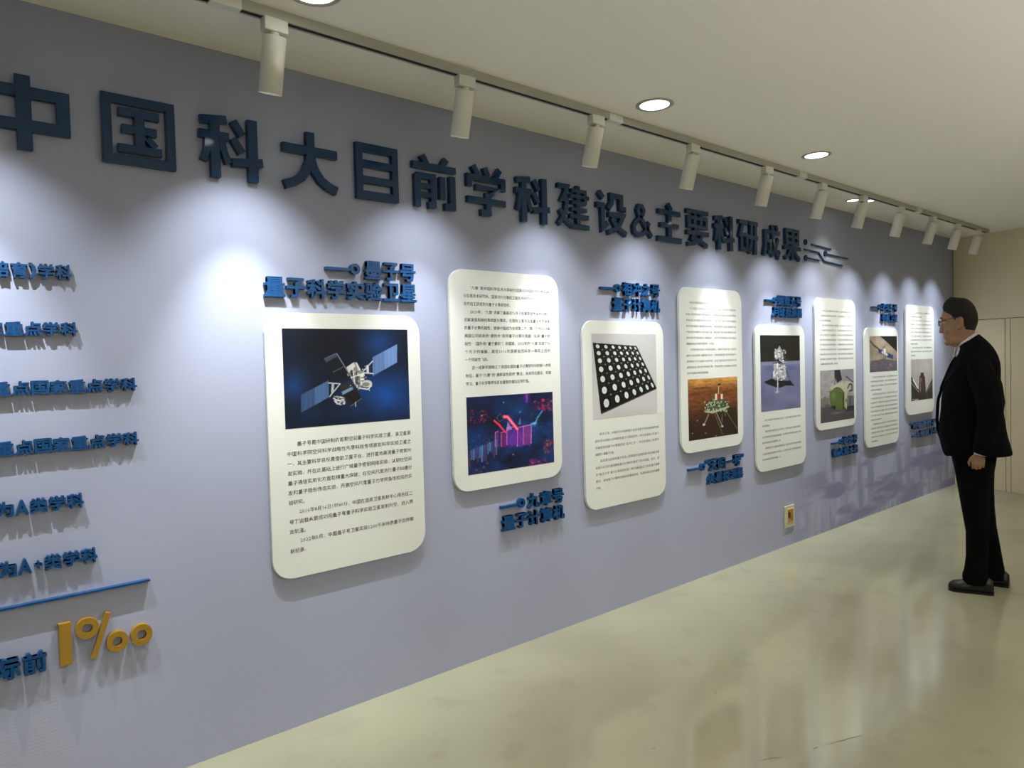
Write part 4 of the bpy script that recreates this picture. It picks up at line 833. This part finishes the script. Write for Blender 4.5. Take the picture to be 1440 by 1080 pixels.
def jacket():
    bm = bmesh.new(); n = 72; rings = []
    for v_, uc, du, dw in JS:
        # half-angle of the opening: closed at the button, V above, cutaway below
        gL = float(np.interp(v_, GV, GL)); gR = float(np.interp(v_, GRV, GR))
        ring = []
        for k in range(n+1):
            a = math.radians(gL)+(2*PI-math.radians(gL+gR))*k/n; c, s_ = math.cos(a), math.sin(a)
            cc = math.copysign(abs(c)**.88, c); ss = math.copysign(abs(s_)**.88, s_)
            e_ = .014*max(0, c)**2 if (s_ < 0 or a > PI) else 0.0                          # the far front panel stands a little proud
            dz = -.02*max(0, c)**4*(1 if v_ < .9 else 0)
            back = .012*max(0, -c) if v_ < .95 else 0
            dz += .085*max(0, (v_-1.42)/.072)*(.5-.5*c)
            fw = .045*max(0, (v_-1.42)/.072)**1.5*(.5-.5*c)
            ring.append(bm.verts.new((uc+(du+e_+back)*cc+fw, dw*ss, v_+dz)))
        rings.append(ring)
    for a, b in zip(rings, rings[1:]):
        for i in range(n): bm.faces.new((a[i], a[i+1], b[i+1], b[i]))
    bmesh.ops.recalc_face_normals(bm, faces=bm.faces[:])
    me = bpy.data.meshes.new('jacket'); bm.to_mesh(me); bm.free(); o = bpy.data.objects.new('jacket', me); C.objects.link(o)
    s_ = o.modifiers.new('s', 'SOLIDIFY'); s_.thickness = .007; s_.offset = 1
    b_ = o.modifiers.new('b', 'SUBSURF'); b_.levels = 1
    bpy.context.view_layer.update(); m2 = bpy.data.meshes.new_from_object(o.evaluated_get(bpy.context.evaluated_depsgraph_get()))
    bpy.data.objects.remove(o); m2.materials.clear(); m2.materials.append(m_suit); return m2
jk = obj('jacket', jacket(), None, man, smooth=True)
for s_ in (1, -1):
    bm = bmesh.new()
    tube(bm, [(-.020, s_*.115, 1.420), (-.030, s_*.150, 1.405), (-.050, s_*.185, 1.370), (-.072, s_*.212, 1.31), (-.100, s_*.236, 1.24), (-.118, s_*.243, 1.14), (-.108, s_*.248, 1.03), (-.082, s_*.250, .94), (-.062, s_*.249, .868)],
         [.050, .068, .080, .086, .084, .080, .070, .062, .052], 28, side=(1, 0, 0)); obj('sleeve', bm, m_suit, jk, smooth=True)
    bm = bmesh.new(); tube(bm, [(-.062, s_*.249, .872), (-.060, s_*.249, .860)], [.040, .040], 20, side=(1, 0, 0)); obj('shirt_cuff', bm, m_shirt, man)
    # lapel lying on the jacket front
    bm = bmesh.new(); A_, B_ = [], []
    for k in range(9):
        v_ = 1.235+.245*k/8; q_ = [float(np.interp(v_, [j_[0] for j_ in JS], [j_[m_] for j_ in JS])) for m_ in (1, 2, 3)]
        ed = math.radians(float(np.interp(v_, GV, GL)) if s_ > 0 else float(np.interp(v_, GRV, GR))); wd = math.radians([0, 8, 15, 22, 30, 36, 24, 22, 20][k])
        for dst, aa in ((A_, ed), (B_, ed+wd)):
            c_, d_ = math.cos(aa), math.sin(aa); dz = .085*max(0, (v_-1.42)/.072)*(.5-.5*c_)
            dst.append([bm.verts.new((q_[0]+(q_[1]+o_+(.014*c_*c_ if s_ < 0 else 0))*abs(c_)**.88, s_*(q_[2]+o_)*abs(d_)**.88, v_+dz)) for o_ in (.006, .012)])
    for k in range(8):
        bm.faces.new((A_[k][1], A_[k+1][1], B_[k+1][1], B_[k][1])); bm.faces.new((B_[k][0], B_[k][1], B_[k+1][1], B_[k+1][0])); bm.faces.new((A_[k][0], A_[k+1][0], A_[k+1][1], A_[k][1]))
    obj('lapel', bm, m_suit, jk)
# trousers: both legs and the seat as one mesh
bm = bmesh.new()
loft(bm, [(.70, -.012, .118, 0, .165), (.78, -.010, .135, 0, .180), (.86, -.005, .150, 0, .185), (.93, .005, .15, 0, .175)], n=40)
loft(bm, [(.055, -.020, .078, .120, .068), (.10, -.018, .082, .118, .068), (.14, -.022, .072, .115, .066), (.22, -.030, .070, .112, .066), (.37, -.032, .072, .108, .070), (.50, -.022, .086, .103, .078), (.62, -.014, .100, .096, .086), (.74, -.010, .118, .090, .092), (.80, -.008, .12, .088, .090)], n=32)
loft(bm, [(.040, -.118, .076, -.090, .068), (.10, -.112, .082, -.090, .068), (.16, -.108, .074, -.092, .066), (.24, -.098, .070, -.094, .066), (.37, -.072, .072, -.096, .070), (.50, -.048, .085, -.096, .078), (.62, -.030, .100, -.092, .086), (.74, -.016, .118, -.090, .092), (.80, -.010, .12, -.088, .090)], n=32)
me = bpy.data.meshes.new('trousers'); bmesh.ops.recalc_face_normals(bm, faces=bm.faces[:]); bm.to_mesh(me); bm.free(); o = bpy.data.objects.new('trousers', me); C.objects.link(o)
md = o.modifiers.new('r', 'REMESH'); md.mode = 'VOXEL'; md.voxel_size = .008; sm = o.modifiers.new('s', 'SMOOTH'); sm.iterations = 4
bpy.context.view_layer.update(); m2 = bpy.data.meshes.new_from_object(o.evaluated_get(bpy.context.evaluated_depsgraph_get())); bpy.data.objects.remove(o); m2.materials.clear(); m2.materials.append(m_trou)
obj('trousers', m2, None, man, smooth=True)
# shoes
def shoe(uh, s0, ln, rz):
    bm = bmesh.new()
    k = ln/.29
    stations = [(-.005, .030, .055, .066), (.02, .036, .060, .085), (.07, .036, .056, .092), (.12, .038, .050, .078), (.17, .047, .044, .062), (.22, .050, .038, .054), (.26, .044, .032, .046), (.282, .030, .024, .032), (.290, .014, .02, .016)]
    rings = []
    for x_, hw, _, ht in stations:
        ring = []
        for i in range(16):
            a = 2*PI*i/16; y_ = hw*math.copysign(abs(math.cos(a))**.8, math.cos(a)); z_ = .012+ht*max(0, math.sin(a))**.9 if math.sin(a) > 0 else .012
            ring.append(bm.verts.new((x_*k, y_, z_)))
        rings.append(ring)
    for a, b in zip(rings, rings[1:]):
        for i in range(16): bm.faces.new((a[i], a[(i+1) % 16], b[(i+1) % 16], b[i]))
    bm.faces.new(rings[0][::-1]); bm.faces.new(rings[-1]); o = obj('shoe', bm, m_shoe, man, smooth=True, loc=(uh, s0, 0)); o.rotation_euler = (0, 0, rz)
    bm = bmesh.new(); L_ = [(x_*k, hw+.003) for x_, hw, _, _ in stations]; pts = [(a_, b_) for a_, b_ in L_]+[(a_, -b_) for a_, b_ in L_[::-1]]
    a = [bm.verts.new((x_, y_, 0)) for x_, y_ in pts]; b = [bm.verts.new((x_, y_, .014)) for x_, y_ in pts]; bm.faces.new(a[::-1]); bm.faces.new(b)
    for i in range(len(pts)): bm.faces.new((a[i], a[(i+1) % len(pts)], b[(i+1) % len(pts)], b[i]))
    obj('sole', bm, m_shoe, o)
shoe(-.125, .125, .275, math.radians(4)); shoe(-.215, -.088, .29, math.radians(-6))

# horizontal proportions of the figure (depth of the body), baked into the meshes
for o_ in man.children:
    o_.location.x -= .040
def squash(o, k):
    if o.type == 'MESH': o.data.transform(Matrix.Diagonal((k, 1, 1, 1)))
    o.location.x *= k
    for ch in o.children: squash(ch, k)
for ch in list(man.children): squash(ch, .84)
